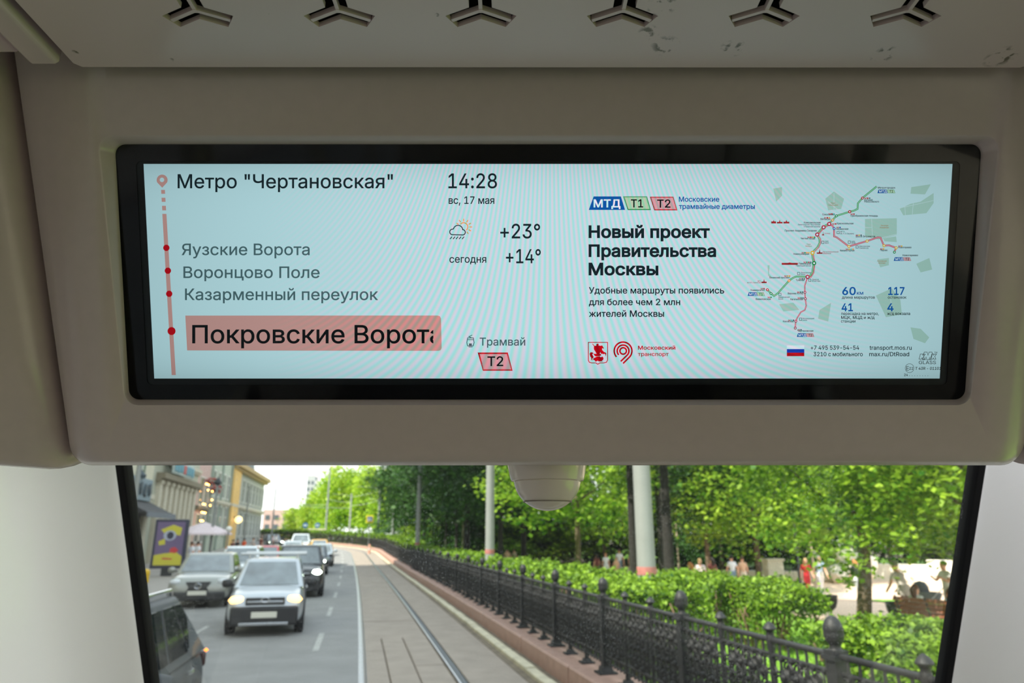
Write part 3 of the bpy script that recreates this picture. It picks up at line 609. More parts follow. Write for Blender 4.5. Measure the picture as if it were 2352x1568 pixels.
# ------------------------------------------------------------------ dome camera under the housing
tipv = EYEV + ray(1258, 1173) * .93; dome = empty('dome_camera', (tipv.x, tipv.y, tipv.z), 0, 'pale translucent dome camera hanging under the middle of the screen housing', 'camera')
DOMEM = mat('dome_plastic', (206, 196, 184), 0.16, coat=.4)
mb = MB(); mb.lathe([(.058, .112), (.0575, .075), (.0545, .058), (.0512, .0435), (.0498, .0400), (.047, .0392)], n=40); mb.build('collar', DOMEM, dome, smooth=True, angle=50)
mb = MB(); R = .0465; mb.lathe([(R, .0392)] + [(R * math.cos(t), .0440 - .0440 * math.sin(t)) for t in np.linspace(.15, 1.5, 12)] + [(.0005, 0)], n=40); mb.build('dome', DOMEM, dome, smooth=True, angle=0)
mb = MB(); mb.lathe([(.0330, .0118), (.0336, .0114), (.0340, .0121)], n=40, mi=0); mb.build('seam', mat('seam_grey', (120, 112, 104), .5), dome)
mb = MB(); mb.box((0, 0, .125), (.13, .13, .03)); mb.build('mount_plate', DARK, dome, bevel=.004)

# ------------------------------------------------------------------ rest of the saloon (lights the parts in view)
def shell(name, boxes, material, label):
    mb = MB()
    for c, d in boxes: mb.box(c, d)
    return tag(mb.build(name, material), label, name.split('_')[0], kind='structure')
SH = mat('saloon_lining', (206, 202, 194), .5); FLOORM = mat('saloon_floor', (118, 114, 114), .6, noise=.2, nscale=90)
FL = .37; HW = 1.26
shell('floor', [((.08, -2.1, FL - .03), (2 * HW, 7.6, .06))], FLOORM, 'dark speckled saloon floor')
shell('ceiling', [((.08, -2.5, EYE + .68), (2 * HW, 6.6, .05)), ((.08 - 1.0, .35, EYE + .68), (.55, 1.2, .05)), ((.08 + 1.0, .35, EYE + .68), (.55, 1.2, .05)), ((.08, 1.0, EYE + .68), (2 * HW, .7, .05))], SH, 'pale saloon ceiling')
for sgn, nm in ((-1, 'wall_left'), (1, 'wall_right')):
    x = .08 + sgn * HW; B = [((x, -2.2, FL + .40), (.06, 7.4, .8)), ((x, -2.2, EYE + .44), (.06, 7.4, .52))]
    for y in (-5.9, -4.3, -2.7, -1.1, .25, 1.45): B.append(((x, y, 1.55), (.06, .14 if y < 1 else .3, 1.4)))
    shell(nm, B, SH, 'pale saloon wall with wide side windows, ' + nm[5:] + ' side')
shell('wall_back', [((.08, -5.9, 1.5), (2 * HW, .06, 2.4))], SH, 'pale partition at the far end of the saloon')
shell('wall_front', [((.08, 2.15, .70), (2 * HW, .06, .70)), ((.08, 1.47, 2.62), (2 * HW, .06, .32))], SH, 'pale lining below and above the windscreen')
led = emis('led_strip', (255, 250, 240), 5.0 * LED_POWER)
for x in (-.72, .88):
    l = empty('light_strip', (x, -2.6, EYE + .62), 0, 'long white ceiling light strip on the ' + ('left' if x < 0 else 'right') + ' side of the saloon', 'lamp', 'saloon light strips')
    mb = MB(); mb.box((0, 0, 0), (.16, 3.4, .02)); mb.build('diffuser', led, l); mb = MB(); mb.box((0, 0, .014), (.19, 3.44, .02)); mb.build('casing', SH, l)

fl = empty('pillar_fill_light', (.36, 1.16, EYE + .60), 0, 'added unseen fill light above the windscreen, behind the screen housing', 'lamp')  # added light, hidden by the housing, to brighten the window pillars
mb = MB(); mb.box((0, 0, 0), (1.7, .22, .03)); mb.build('diffuser', emis('pillar_fill_glow', (244, 246, 255), 13.0), fl, bevel=.008); mb = MB(); mb.box((0, 0, .024), (1.76, .27, .024)); mb.build('casing', SH, fl)
# ------------------------------------------------------------------ the boulevard: a curved street frame (s to the right of the camera, t along the track)
YAW = math.atan(.2091)
_ts = np.arange(-60, 330.01, .5); _h = np.zeros_like(_ts)
for i, t in enumerate(_ts): _h[i] = 0 if t < 0 else (.00046 * min(t, 76) + (max(0, min(t, 132) - 76)) / 46.0)
_px = np.concatenate([[0], np.cumsum(-np.sin(_h[:-1]) * .5)]); _py = np.concatenate([[0], np.cumsum(np.cos(_h[:-1]) * .5)])
_k0 = int(np.argmin(abs(_ts))); _px -= _px[_k0]; _py -= _py[_k0]
def heading(t): return YAW + float(np.interp(t, _ts, _h))
def zg(t): q = max(0.0, min(t, 200) - 37); return .0003 * q * q if q < 70 else .0003 * 4900 + .012 * (q - 70)
def SP(s, t, z=0.0):
    h = float(np.interp(t, _ts, _h)); x = float(np.interp(t, _ts, _px)) + s * math.cos(h); y = float(np.interp(t, _ts, _py)) + s * math.sin(h)
    return Vector((x * math.cos(YAW) - y * math.sin(YAW), x * math.sin(YAW) + y * math.cos(YAW), z + zg(t)))
def SB(s, t, z=0.0):                                                 # the straight house row on the left
    p = Vector((s * math.cos(YAW) - t * math.sin(YAW), s * math.sin(YAW) + t * math.cos(YAW), z)); p.z += zg(t); return p
def zp(s): return -.035 * max(0.0, min(s - 4.0, 14.0))               # the park lies a little lower
def WP(px, depth, z=0.0):                                            # a place on the ground, measured from the camera axis
    return Vector(((px - 1176) / F_PX * depth, (depth - (z - EYE) * SPI) / CP, z))
def trange(a, b, step):
    n = max(1, int(math.ceil((b - a) / step))); return [a + (b - a) * i / n for i in range(n + 1)]
def sweep(name, prof, a, b, step, material, parent=None, smooth=False, cap=True):
    mb = MB(); mb.loops([[SP(s, t, z) for s, z in prof] for t in trange(a, b, step)], closed=cap, cap0=cap, cap1=cap)
    return mb.build(name, material, parent, smooth=smooth)
def surface(name, s_list, a, b, step, material, parent=None, zf=lambda s: 0.0):
    mb = MB(); mb.loops([[SP(s, t, zf(s)) for s in s_list] for t in trange(a, b, step)], closed=False); return mb.build(name, material, parent)

ASPH = mat('asphalt', (132, 131, 130), .85, noise=.10, nscale=1.3, bump=.15); CONC = mat('concrete_slab', (150, 138, 127), .85, noise=.10, nscale=2.2, bump=.1)
KERB = mat('pale_kerb', (196, 188, 164), .8, noise=.18, nscale=3); GRAN = mat('pink_granite', (172, 136, 122), .6, noise=.12, nscale=6)
PAVE = mat('pavement', (152, 146, 140), .85, noise=.08, nscale=1.5); LAWN = mat('lawn', (112, 158, 38), .9, noise=.22, nscale=1.4, bump=.4)
PATH = mat('park_path', (228, 198, 174), .9, noise=.08, nscale=.8); SOIL = mat('gutter_soil', (112, 100, 84), .95, noise=.3, nscale=3)
STEEL = mat('rail_steel', (150, 156, 164), .28, metal=.9); IRON = mat('cast_iron', (25, 26, 29), .58, noise=.15, nscale=25); PAINTW = mat('road_paint', (160, 160, 156), .7, noise=.15, nscale=3)

road = surface('road', [-7.2, -3.6, .10], -14, 250, 3, ASPH); tag(road, 'grey asphalt carriageway full of oncoming cars left of the tram track', 'road', kind='structure')
mb = MB()
for i in range(24):
    t = 8.6 + 6.2 * i
    if t < 90: 
        mb = MB(); mb.loops([[SP(s, q, .004) for s in (-.80, -.68)] for q in trange(t, t + 2.6, 1.3)], closed=False); mb.build('lane_dash', PAINTW, road)
        mb = MB(); mb.loops([[SP(s, q, .004) for s in (-3.62, -3.5)] for q in trange(t + 2, t + 4.6, 1.3)], closed=False); mb.build('lane_dash', PAINTW, road)
far_road = surface('ground', [-160, -40, -7, 4, 50, 160], -50, 330, 10, mat('far_ground', (150, 142, 124), .95, noise=.1, nscale=.3), zf=lambda s: -.15 if s < 0 else -1.1); tag(far_road, 'ground under the street and the park', 'ground', kind='structure')

track = empty('track_bed', label='concrete slab track bed between the road and the granite plinth', cat='track', kind='structure')
track.name = 'road'
def slab(s0, s1, t0, t1, z=0.0):
    mb = MB(); g = .012
    mb.loops([[SP(s, t, z + dz) for s, dz in ((s0 + g, -.10), (s0 + g, -.008), (s0 + g + .012, 0), (s1 - g - .012, 0), (s1 - g, -.008), (s1 - g, -.10))] for t in (t0 + g, t1 - g)], cap0=True, cap1=True)
    return mb.build('slab', CONC, track)
cols = [.10, .56, 1.02, 1.54]; j = 0
for t in trange(4.2, 16.3, 2.0)[:-1]:
    for a, b in zip(cols[:-1], cols[1:]): slab(a + .06 * (a == .10), b, t, t + 2.0, random.uniform(-.003, .004))
for t in trange(16.3, 64, 3.2)[:-1]: slab(.16, 1.54, t, t + 3.18, random.uniform(-.004, .006))
for t in trange(4.2, 64, 5.0)[:-1]: slab(1.72, 2.62, t, t + 5.0, random.uniform(-.003, .003))
surface('slab', [.16, 1.54], 64, 250, 3, CONC, track); surface('slab', [1.72, 2.75], 64, 250, 3, CONC, track)
surface('bed_base', [.08, 2.9], -12, 250, 4, SOIL, track, zf=lambda s: -.03)
sweep('gutter', [(2.62, -.05), (2.62, -.012), (3.1, .015), (3.1, -.05)], -10, 250, 4, SOIL, track)
for s, nm in ((.13, 'left tram rail beside the asphalt'), (1.63, 'right tram rail between the concrete slabs')):
    r = sweep('tram_rail', [(s - .055, -.05), (s - .055, .002), (s - .035, .012), (s + .02, .012), (s + .026, .006), (s + .026, -.022), (s + .058, -.022), (s + .058, .008), (s + .075, .004), (s + .075, -.05)], -10, 250, 1.5, STEEL)
    tag(r, 'polished steel grooved ' + nm, 'rail')
kerb = empty('kerb', label='pale worn kerb stones along the foot of the granite plinth', cat='kerb', kind='structure')
def stones(name, prof, a, b, step, material, parent, till):
    t = a
    while t < till:
        L = step * random.uniform(.96, 1.04); dz = random.uniform(-.006, .006); ds = random.uniform(-.006, .006)
        mb = MB(); mb.loops([[SP(s + ds, q, z + dz) for s, z in prof] for q in (t + .006, t + L - .006)], cap0=True, cap1=True); mb.build(name, material, parent); t += L
    if t < b: sweep(name, prof, t, b, 3, material, parent)
stones('kerb_stone', [(2.74, -.06), (2.74, .055), (2.755, .07), (2.90, .075), (2.92, .06), (2.92, -.06)], 3.8, 250, 1.0, KERB, kerb, 60)
plinth = empty('plinth', label='low plinth of pink granite blocks carrying the iron fence', cat='plinth', kind='structure'); plinth.name = 'trim_7'
stones('granite_block', [(3.08, -.08), (3.08, .275), (3.10, .30), (3.74, .31), (3.76, .28), (3.76, -.2)], 2.6, 250, 1.55, GRAN, plinth, 75)

# park ground
lawn = surface('lawn', [3.75, 5, 8, 11, 14.2], -6, 120, 3, LAWN, zf=zp); tag(lawn, 'bright green lawn between the iron fence and the park path', 'lawn', kind='structure')
park = surface('path', [14.2, 16, 18, 24, 60], -8, 130, 4, PATH, zf=zp); tag(park, 'sunlit beige sand path and square of the park', 'path', kind='structure')
pl = surface('lawn', [21.3, 23.2], 8, 27, 2, LAWN, zf=lambda s: zp(s) + .04); tag(pl, 'narrow strip of lawn beyond the park path', 'lawn', kind='structure')
pl = surface('lawn', [24, 60], 44, 140, 6, LAWN, zf=lambda s: zp(s) + .05); tag(pl, 'far lawn under the park trees', 'lawn', kind='structure')
pl = surface('lawn', [3.75, 40], 120, 250, 4, LAWN, zf=lambda s: -.1); tag(pl, 'lawn behind the fence at the far bend', 'lawn', kind='structure')
def blades(n, s0, s1, t0, t1, h, name, label):
    S = RNG.uniform(s0, s1, n); T = RNG.uniform(t0, t1, n); V = np.zeros((n, 4, 3), np.float32)
    for i in range(n):
        p = SP(S[i], T[i], zp(S[i])); a = RNG.uniform(0, 6.283); w = .012; q = h * RNG.uniform(.5, 1.2); dx, dy = math.cos(a) * w, math.sin(a) * w; lx, ly = RNG.normal(0, .25, 2) * q
        V[i] = [(p.x - dx, p.y - dy, p.z), (p.x + dx, p.y + dy, p.z), (p.x + dx * .3 + lx, p.y + dy * .3 + ly, p.z + q), (p.x - dx * .3 + lx, p.y - dy * .3 + ly, p.z + q)]
    o = link(name, quads_mesh(name, V, leafmat('grass_blade', (70, 120, 22), (150, 190, 50)), RNG.uniform(0, 1, n))); return tag(o, label, 'grass', kind='stuff')
def leafmat(name, dark, light, trans=.45):
    if name in MATS: return MATS[name]
    m = bpy.data.materials.new(name); m.use_nodes = True; nt = m.node_tree; nt.nodes.clear(); N = nt.nodes.new; L = nt.links.new
    o = N('ShaderNodeOutputMaterial'); a = N('ShaderNodeAttribute'); a.attribute_name = 'tint'; r = N('ShaderNodeValToRGB')
    r.color_ramp.elements[0].color = (*lin(dark), 1); r.color_ramp.elements[1].color = (*lin(light), 1); L(a.outputs['Fac'], r.inputs[0])
    d = N('ShaderNodeBsdfPrincipled'); d.inputs['Roughness'].default_value = .5; d.inputs['Specular IOR Level'].default_value = .3; t = N('ShaderNodeBsdfTranslucent'); mx = N('ShaderNodeMixShader'); mx.inputs[0].default_value = trans
    L(r.outputs[0], d.inputs['Base Color']); L(r.outputs[0], t.inputs[0]); L(d.outputs[0], mx.inputs[1]); L(t.outputs[0], mx.inputs[2]); L(mx.outputs[0], o.inputs[0])
    MATS[name] = m; return m
blades(14000, 3.8, 12.5, 4.5, 17, .07, 'grass', 'short grass blades on the lawn behind the fence')

# sidewalk on the left
walk = sweep('sidewalk', [(-7.2, -.1), (-7.2, .13), (-7.24, .15), (-15.6, .17), (-15.6, -.1)], -14, 130, 4, PAVE); tag(walk, 'grey pavement in front of the buildings', 'pavement', kind='structure'); walk.name = 'pavement'

# ------------------------------------------------------------------ cast-iron fence
FS, FZ0 = 3.42, .30
fence = empty('iron_fence', SP(FS, 4.8, 0), 0, 'black cast-iron fence with acorn finials on the pink granite plinth', 'fence')
fence.location = (0, 0, 0)
mbp = MB(); mbp.box((0, 0, .012), (.20, .20, .024)); mbp.box((0, 0, .045), (.12, .12, .05), taper=.8); mbp.lathe([(.032, .06), (.036, .10), (.030, .14), (.028, .5), (.034, .54), (.028, .58), (.027, .90), (.034, .93), (.034, .97), (.040, 1.0), (.030, 1.03)], n=10)
me_small = mbp.mesh('post', IRON, True)
mbp = MB(); mbp.lathe([(.032, 1.02), (.030, 1.05), (.036, 1.06), (.054, 1.068), (.056, 1.078), (.044, 1.098), (.028, 1.115), (.008, 1.13)], n=12); me_sf = mbp.mesh('finial', IRON, True)
mbp = MB(); mbp.box((0, 0, .014), (.26, .26, .028)); mbp.box((0, 0, .06), (.17, .17, .07), taper=.85); mbp.box((0, 0, .52), (.105, .105, .90)); mbp.box((0, 0, .98), (.15, .15, .03)); mbp.box((0, 0, 1.01), (.12, .12, .04))
me_big = mbp.mesh('post', IRON)
mbp = MB(); mbp.lathe([(.052, 1.02), (.042, 1.035), (.038, 1.06), (.046, 1.075), (.060, 1.088), (.070, 1.115), (.073, 1.14), (.070, 1.158), (.074, 1.166), (.066, 1.20), (.052, 1.232), (.030, 1.255), (.006, 1.264)], n=16); me_bf = mbp.mesh('finial', IRON, True)
mbp = MB(); mbp.tube([(0, 0, .12), (0, 0, .28), (0, 0, .34), (0, 0, .46), (0, 0, .58), (0, 0, .64), (0, 0, .98)], [.014, .014, .026, .015, .026, .015, .012], n=6); me_bal = mbp.mesh('baluster', IRON, True)
def orn(n=10):
    """scroll and rosette work of one bay, in the plane of the fence (local y along it)"""
    mb = MB()
    for y, z, r in ((-.20, .50, .062), (0, .50, .075), (.20, .50, .062), (-.27, .72, .05), (-.09, .74, .055), (.09, .74, .055), (.27, .72, .05), (-.27, .30, .05), (-.1, .28, .052), (.1, .28, .052), (.27, .30, .05), (-.34, .40, .05), (-.34, .60, .05), (.34, .40, .05), (.34, .60, .05), (-.1, .62, .045), (.1, .62, .045), (-.1, .38, .045), (.1, .38, .045), (0, .22, .04), (-.2, .21, .04), (.2, .21, .04), (-.18, .79, .04), (.18, .79, .04), (0, .80, .04)):
        mb.tube([(0, y + r * math.cos(2 * math.pi * k / n), z + r * math.sin(2 * math.pi * k / n)) for k in range(n + 1)], .014, n=4, cap=False)
    for a in range(6):
        for b in range(5):
            y = -.345 + .138 * a; z = .30 + .125 * b; r = .052
            mb.tube([(0, y + r * math.cos(2 * math.pi * k / 8 + a), z + r * math.sin(2 * math.pi * k / 8 + a)) for k in range(9)], .011, n=4, cap=False)
            mb.lathe([(.001, -.03), (.026, -.014), (.030, 0), (.026, .014), (.001, .03)], c=(0, y + .069, z + .062), n=5)
    for y, z in ((0, .50), (-.2, .50), (.2, .50), (-.09, .74), (.09, .74), (-.27, .72), (.27, .72), (-.1, .28), (.1, .28)):
        mb.lathe([(.001, -.04), (.034, -.02), (.042, 0), (.034, .02), (.001, .04)], c=(0, y, z), n=6)
    return mb.mesh('scrollwork', IRON, True)
me_orn = orn()
PITCHF = .845; far_mb = MB(); i = -2
while True:
    t = 4.80 + PITCHF * i
    if t > 124: break
    p = SP(FS, t, FZ0); h = heading(t); big = i % 3 == 0
    if t < 44:
        po = link('post', me_big if big else me_small, fence, p, h); link('finial', me_bf if big else me_sf, po)
        if t < 30:
            for k in range(1, 7):
                q = SP(FS, t + PITCHF * k / 7, FZ0); link('baluster', me_bal, fence, q, h)
        q = SP(FS, t + PITCHF / 2, FZ0); link('scrollwork', me_orn, fence, q, h)
    else:
        w = .06 if big else .035
        far_mb.box((p.x, p.y, p.z + .55), (w, w, 1.1), rz=h)
        if big: far_mb.lathe([(.05, 1.05), (.08, 1.2), (.01, 1.38)], c=p, n=6)
    if t >= 30:
        for k in range(1, 6):
            q = SP(FS, t + PITCHF * k / 6, FZ0); far_mb.box((q.x, q.y, q.z + .54), (.022, .05 if t > 44 else .022, .84), rz=h)
    i += 1
o = far_mb.build('far_balusters', IRON, fence); o['kind'] = 'stuff'
for z, r in ((.99, .024), (.875, .016), (.24, .018), (.15, .015)):
    mb = MB(); mb.tube([SP(FS, t, FZ0 + z) for t in trange(3.2, 124, 1.7)], r, n=8); mb.build('fence_rail', IRON, fence, smooth=True, angle=60)

# ------------------------------------------------------------------ foliage
def leaves(centres, per, spread, size, seed, up=.9, flat=.7):
    r = np.random.default_rng(seed); n = len(centres) * per
    C = np.repeat(centres, per, 0) + r.normal(0, 1, (n, 3)) * spread * np.array([1, 1, flat])
    nrm = r.normal(0, 1, (n, 3)); nrm[:, 2] = np.abs(nrm[:, 2]) + up; nrm /= np.linalg.norm(nrm, axis=1, keepdims=True)
    a = np.cross(nrm, r.normal(0, 1, (n, 3))); a /= np.linalg.norm(a, axis=1, keepdims=True) + 1e-9; b = np.cross(nrm, a)
    L = (size * r.uniform(.65, 1.35, n))[:, None]; droop = np.zeros((n, 3)); droop[:, 2] = -.25
    V = np.stack([C - a * L * .5, C + b * L * .36 + droop * L * .2, C + a * L * .5 + droop * L * .5, C - b * L * .36 + droop * L * .2], 1)
    tint = np.clip(np.repeat(r.uniform(.15, .85, len(centres)), per) + r.normal(0, .18, n), 0, 1)
    return V, tint
def crown_points(n, R, seed, hollow=.55, bottom=-.85):
    r = np.random.default_rng(seed); P = []
    while len(P) < n:
        d = r.normal(0, 1, 3); d /= np.linalg.norm(d)
        if d[2] < bottom: continue
        k = r.uniform(hollow, 1) ** .6 * (1 + .16 * math.sin(3 * math.atan2(d[1], d[0]) + seed) + .1 * math.sin(5 * d[2] + seed * 2)); P.append(d * k * np.array(R))
    return np.array(P)
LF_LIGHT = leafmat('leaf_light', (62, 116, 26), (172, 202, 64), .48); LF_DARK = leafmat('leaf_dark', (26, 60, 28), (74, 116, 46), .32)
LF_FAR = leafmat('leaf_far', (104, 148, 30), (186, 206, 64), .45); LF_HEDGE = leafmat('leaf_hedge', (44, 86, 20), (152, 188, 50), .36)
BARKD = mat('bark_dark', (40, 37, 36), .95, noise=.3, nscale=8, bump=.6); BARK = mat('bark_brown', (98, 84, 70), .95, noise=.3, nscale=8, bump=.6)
TREE = {}
def foliage_mesh(kind):
    if kind in TREE: return TREE[kind]
    if kind == 'near': c = crown_points(620, (4.4, 4.2, 3.1), 3, .35); V, t = leaves(c, 30, .26, .175, 5); m = LF_LIGHT
    elif kind == 'near2': c = crown_points(420, (3.9, 3.9, 3.3), 8, .4); V, t = leaves(c, 26, .30, .21, 6); m = LF_LIGHT
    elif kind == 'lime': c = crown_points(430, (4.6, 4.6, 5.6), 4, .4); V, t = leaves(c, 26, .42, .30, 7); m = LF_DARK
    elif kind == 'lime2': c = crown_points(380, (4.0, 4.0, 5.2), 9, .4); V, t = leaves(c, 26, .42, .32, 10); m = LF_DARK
    elif kind == 'mid': c = crown_points(330, (4.4, 4.4, 4.6), 14, .4); V, t = leaves(c, 24, .40, .32, 12); m = LF_LIGHT
    elif kind == 'far': c = crown_points(300, (5.5, 5.5, 6.4), 21, .5); V, t = leaves(c, 18, .6, .6, 13); m = LF_FAR
    elif kind == 'far2': c = crown_points(260, (4.6, 4.6, 5.4), 25, .5); V, t = leaves(c, 18, .6, .6, 15); m = LF_FAR
    TREE[kind] = quads_mesh('foliage', V, m, t); return TREE[kind]
def tree(loc, label, kind, zc, trunk_r, group, scale=1.0, bark=None, rz=0.0, lean=(0, 0), name='tree', squash=1.0, low=None):
    o = empty(name, loc, rz, label, 'tree', group); bark = bark or BARKD
    mb = MB(); top = zc + 1.2 * scale; mb.tube([(0, 0, -.15), (0, 0, .05), (lean[0] * .5, lean[1] * .5, zc * .35), (lean[0] * .8, lean[1] * .8, zc * .8), (lean[0], lean[1], top)], [trunk_r * 1.35, trunk_r * 1.1, trunk_r * .92, trunk_r * .72, trunk_r * .3], n=12); mb.build('trunk', bark, o, smooth=True, angle=0)
    for k in range(5):
        a = k * 2.4 + rz; z0 = (low or zc * .62) + .35 * k * scale; r = 2.4 * scale
        mb = MB(); mb.tube([(lean[0] * .8, lean[1] * .8, z0), (lean[0] * .8 + math.cos(a) * r * .45, lean[1] * .8 + math.sin(a) * r * .45, z0 + .6 * scale), (lean[0] * .8 + math.cos(a) * r, lean[1] * .8 + math.sin(a) * r, z0 + 1.7 * scale)], [trunk_r * .42, trunk_r * .28, trunk_r * .1], n=7); mb.build('branch', bark, o, smooth=True, angle=0)
    f = link('foliage', foliage_mesh(kind), o, (lean[0], lean[1], zc)); f.scale = (scale, scale, scale * squash); f['kind'] = 'stuff'; return o
# ------------------------------------------------------------------ hedges
TWIG = mat('twig_brown', (112, 88, 72), .95, noise=.2, nscale=9)
def hedge(name_label, s0, s1, t0, t1, h, n, seed, leaf=.075, group=None, top_only=False):
    c = SP((s0 + s1) / 2, (t0 + t1) / 2, 0); zb = zp((s0 + s1) / 2)
    o = empty('hedge', (0, 0, 0), 0, name_label, 'hedge', group)
    r = np.random.default_rng(seed); P = []
    while len(P) < n:
        s = r.uniform(s0, s1); t = r.uniform(t0, t1); z = r.uniform(.18, 1) * h
        # leaves sit in the outer shell, thicker towards the top
        ds = min(s - s0, s1 - s); dt = min(t - t0, t1 - t); dz = h - z
        if min(ds, dt, dz) > .22: continue
        if z < .62 * h and r.uniform() < .82: continue
        bulge = .08 * math.sin(t * 2.1 + seed) + .06 * math.sin(s * 3.7 + t * 4.1)
        p = SP(s + .5 * bulge, t + .5 * bulge, zb + z + (bulge if dz < .3 else 0)); P.append(p)
    V, tint = leaves(np.array(P), 3, .05, leaf, seed + 50, up=.5, flat=1)
    f = link('foliage', quads_mesh('foliage', V, LF_HEDGE, tint), o); f['kind'] = 'stuff'
    mb = MB()
    for t in np.arange(t0 + .2, t1, .34):
        for s in (s0 + (s1 - s0) * .14, s0 + (s1 - s0) * .4, s0 + (s1 - s0) * .75):
            q = SP(s + r.uniform(-.1, .1), t + r.uniform(-.15, .15), zb - .05); e1 = Vector((r.uniform(-.25, .25), r.uniform(-.25, .25), h * .55)); e2 = e1 + Vector((r.uniform(-.3, .3), r.uniform(-.3, .3), h * .35))
            mb.tube([q, q + e1, q + e2], [.03, .022, .01], n=5); mb.tube([q + e1 * .5, q + e1 * .5 + Vector((r.uniform(-.4, .4), r.uniform(-.4, .4), h * .4))], [.018, .008], n=4)
    b = mb.build('stems', TWIG, o, smooth=True, angle=0); b['kind'] = 'stuff'
    return o
hedge('leafy hedge right behind the nearest acorn finial, nearest of the hedges', 6.3, 8.3, 6.0, 9.4, 1.0, 8000, 1, .085)
hedge('large sunlit hedge block in the middle, in front of the woman in the red top', 8.1, 9.6, 13.4, 20.0, 1.27, 11000, 2, .085)
hedge('long green hedge behind the fence, reaching from the light pole to the large hedge block', 4.1, 5.4, 10.6, 15.9, 1.36, 8000, 3, .085)
hedge('green hedge behind the fence right of the red-banded pole', 4.1, 5.5, 16.4, 24.6, 1.36, 8000, 4, .10)
hedge('low green hedge behind the fence left of the red-banded pole', 4.1, 5.6, 28.0, 58.0, 1.38, 9000, 5, .15)
hedge('far light green hedge along the bend of the fence', 4.1, 5.8, 59.0, 122.0, 1.65, 9000, 6, .26)

# ------------------------------------------------------------------ trees
tree(WP(1985, 19.0, -.32), 'nearest leafy tree with a bare brown trunk, in front of the white stones', 'near', 4.55, .19, None, 1.0, BARK, .4, (.8, .1), low=2.6)
t1 = COL.objects['tree']; c = np.array([(-.85, -.5, 1.75), (-.8, -.5, 1.5), (-.85, -.45, 1.3), (-1.3, -.3, 2.1), (1.3, -.5, 2.1), (1.55, -.6, 1.9), (1.9, -.4, 2.2), (.9, -.6, 2.3), (-.4, -.6, 2.35)])
V, t = leaves(c, 34, .13, .17, 77); f = link('hanging_spray', quads_mesh('hanging_spray', V, LF_LIGHT, t), t1); f['kind'] = 'stuff'
tree(WP(2330, 17.5, -.3), 'leafy tree at the right edge of the window, only its crown in view', 'near2', 4.7, .18, None, 1.0, BARK, 1.1)
tree(WP(1745, 41, -.5), 'sunlit tree with a broad crown behind the large hedge block', 'near2', 5.6, .17, None, 1.5, BARK, 2.3)
tree(WP(1330, 33, -.5), 'sunlit young tree behind the dome camera', 'mid', 6.0, .15, None, .9, BARK, .9)
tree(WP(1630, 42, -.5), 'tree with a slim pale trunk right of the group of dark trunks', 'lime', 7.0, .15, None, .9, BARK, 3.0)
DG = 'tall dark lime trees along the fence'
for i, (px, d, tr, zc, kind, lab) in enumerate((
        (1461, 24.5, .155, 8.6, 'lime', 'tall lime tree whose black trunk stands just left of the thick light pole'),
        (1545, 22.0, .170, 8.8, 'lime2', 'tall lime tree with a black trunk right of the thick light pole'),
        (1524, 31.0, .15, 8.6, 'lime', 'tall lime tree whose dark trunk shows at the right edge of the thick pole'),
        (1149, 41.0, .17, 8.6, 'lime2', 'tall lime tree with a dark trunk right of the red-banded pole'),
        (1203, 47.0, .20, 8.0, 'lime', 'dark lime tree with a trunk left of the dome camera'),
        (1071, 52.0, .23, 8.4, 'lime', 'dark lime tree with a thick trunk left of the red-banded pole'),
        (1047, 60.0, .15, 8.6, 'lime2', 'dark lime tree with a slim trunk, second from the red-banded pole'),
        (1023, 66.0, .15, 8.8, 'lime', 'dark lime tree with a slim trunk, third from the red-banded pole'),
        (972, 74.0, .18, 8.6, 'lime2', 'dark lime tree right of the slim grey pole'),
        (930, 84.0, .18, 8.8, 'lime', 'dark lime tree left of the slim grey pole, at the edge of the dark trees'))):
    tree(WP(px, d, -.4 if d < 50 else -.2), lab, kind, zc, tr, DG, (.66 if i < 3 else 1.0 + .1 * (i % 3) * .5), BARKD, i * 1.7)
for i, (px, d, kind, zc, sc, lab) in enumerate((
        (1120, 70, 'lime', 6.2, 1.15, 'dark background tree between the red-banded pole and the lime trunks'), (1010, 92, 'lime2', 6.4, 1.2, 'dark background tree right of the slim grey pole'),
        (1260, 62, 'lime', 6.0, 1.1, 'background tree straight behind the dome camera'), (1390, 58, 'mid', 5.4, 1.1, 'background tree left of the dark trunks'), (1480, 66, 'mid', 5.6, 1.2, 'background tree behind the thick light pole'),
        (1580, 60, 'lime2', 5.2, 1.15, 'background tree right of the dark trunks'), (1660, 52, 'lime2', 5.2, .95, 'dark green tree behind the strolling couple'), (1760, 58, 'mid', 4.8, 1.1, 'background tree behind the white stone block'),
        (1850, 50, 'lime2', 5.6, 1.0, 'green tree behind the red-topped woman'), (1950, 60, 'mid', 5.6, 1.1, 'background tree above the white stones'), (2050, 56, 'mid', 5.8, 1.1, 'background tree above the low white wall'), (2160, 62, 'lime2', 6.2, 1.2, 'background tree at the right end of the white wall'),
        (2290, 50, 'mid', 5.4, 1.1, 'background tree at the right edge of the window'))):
    tree(WP(px, d, -.5), lab, kind, zc, .16, 'trees at the back of the park', sc, BARK, i * 2.1, squash=.95)
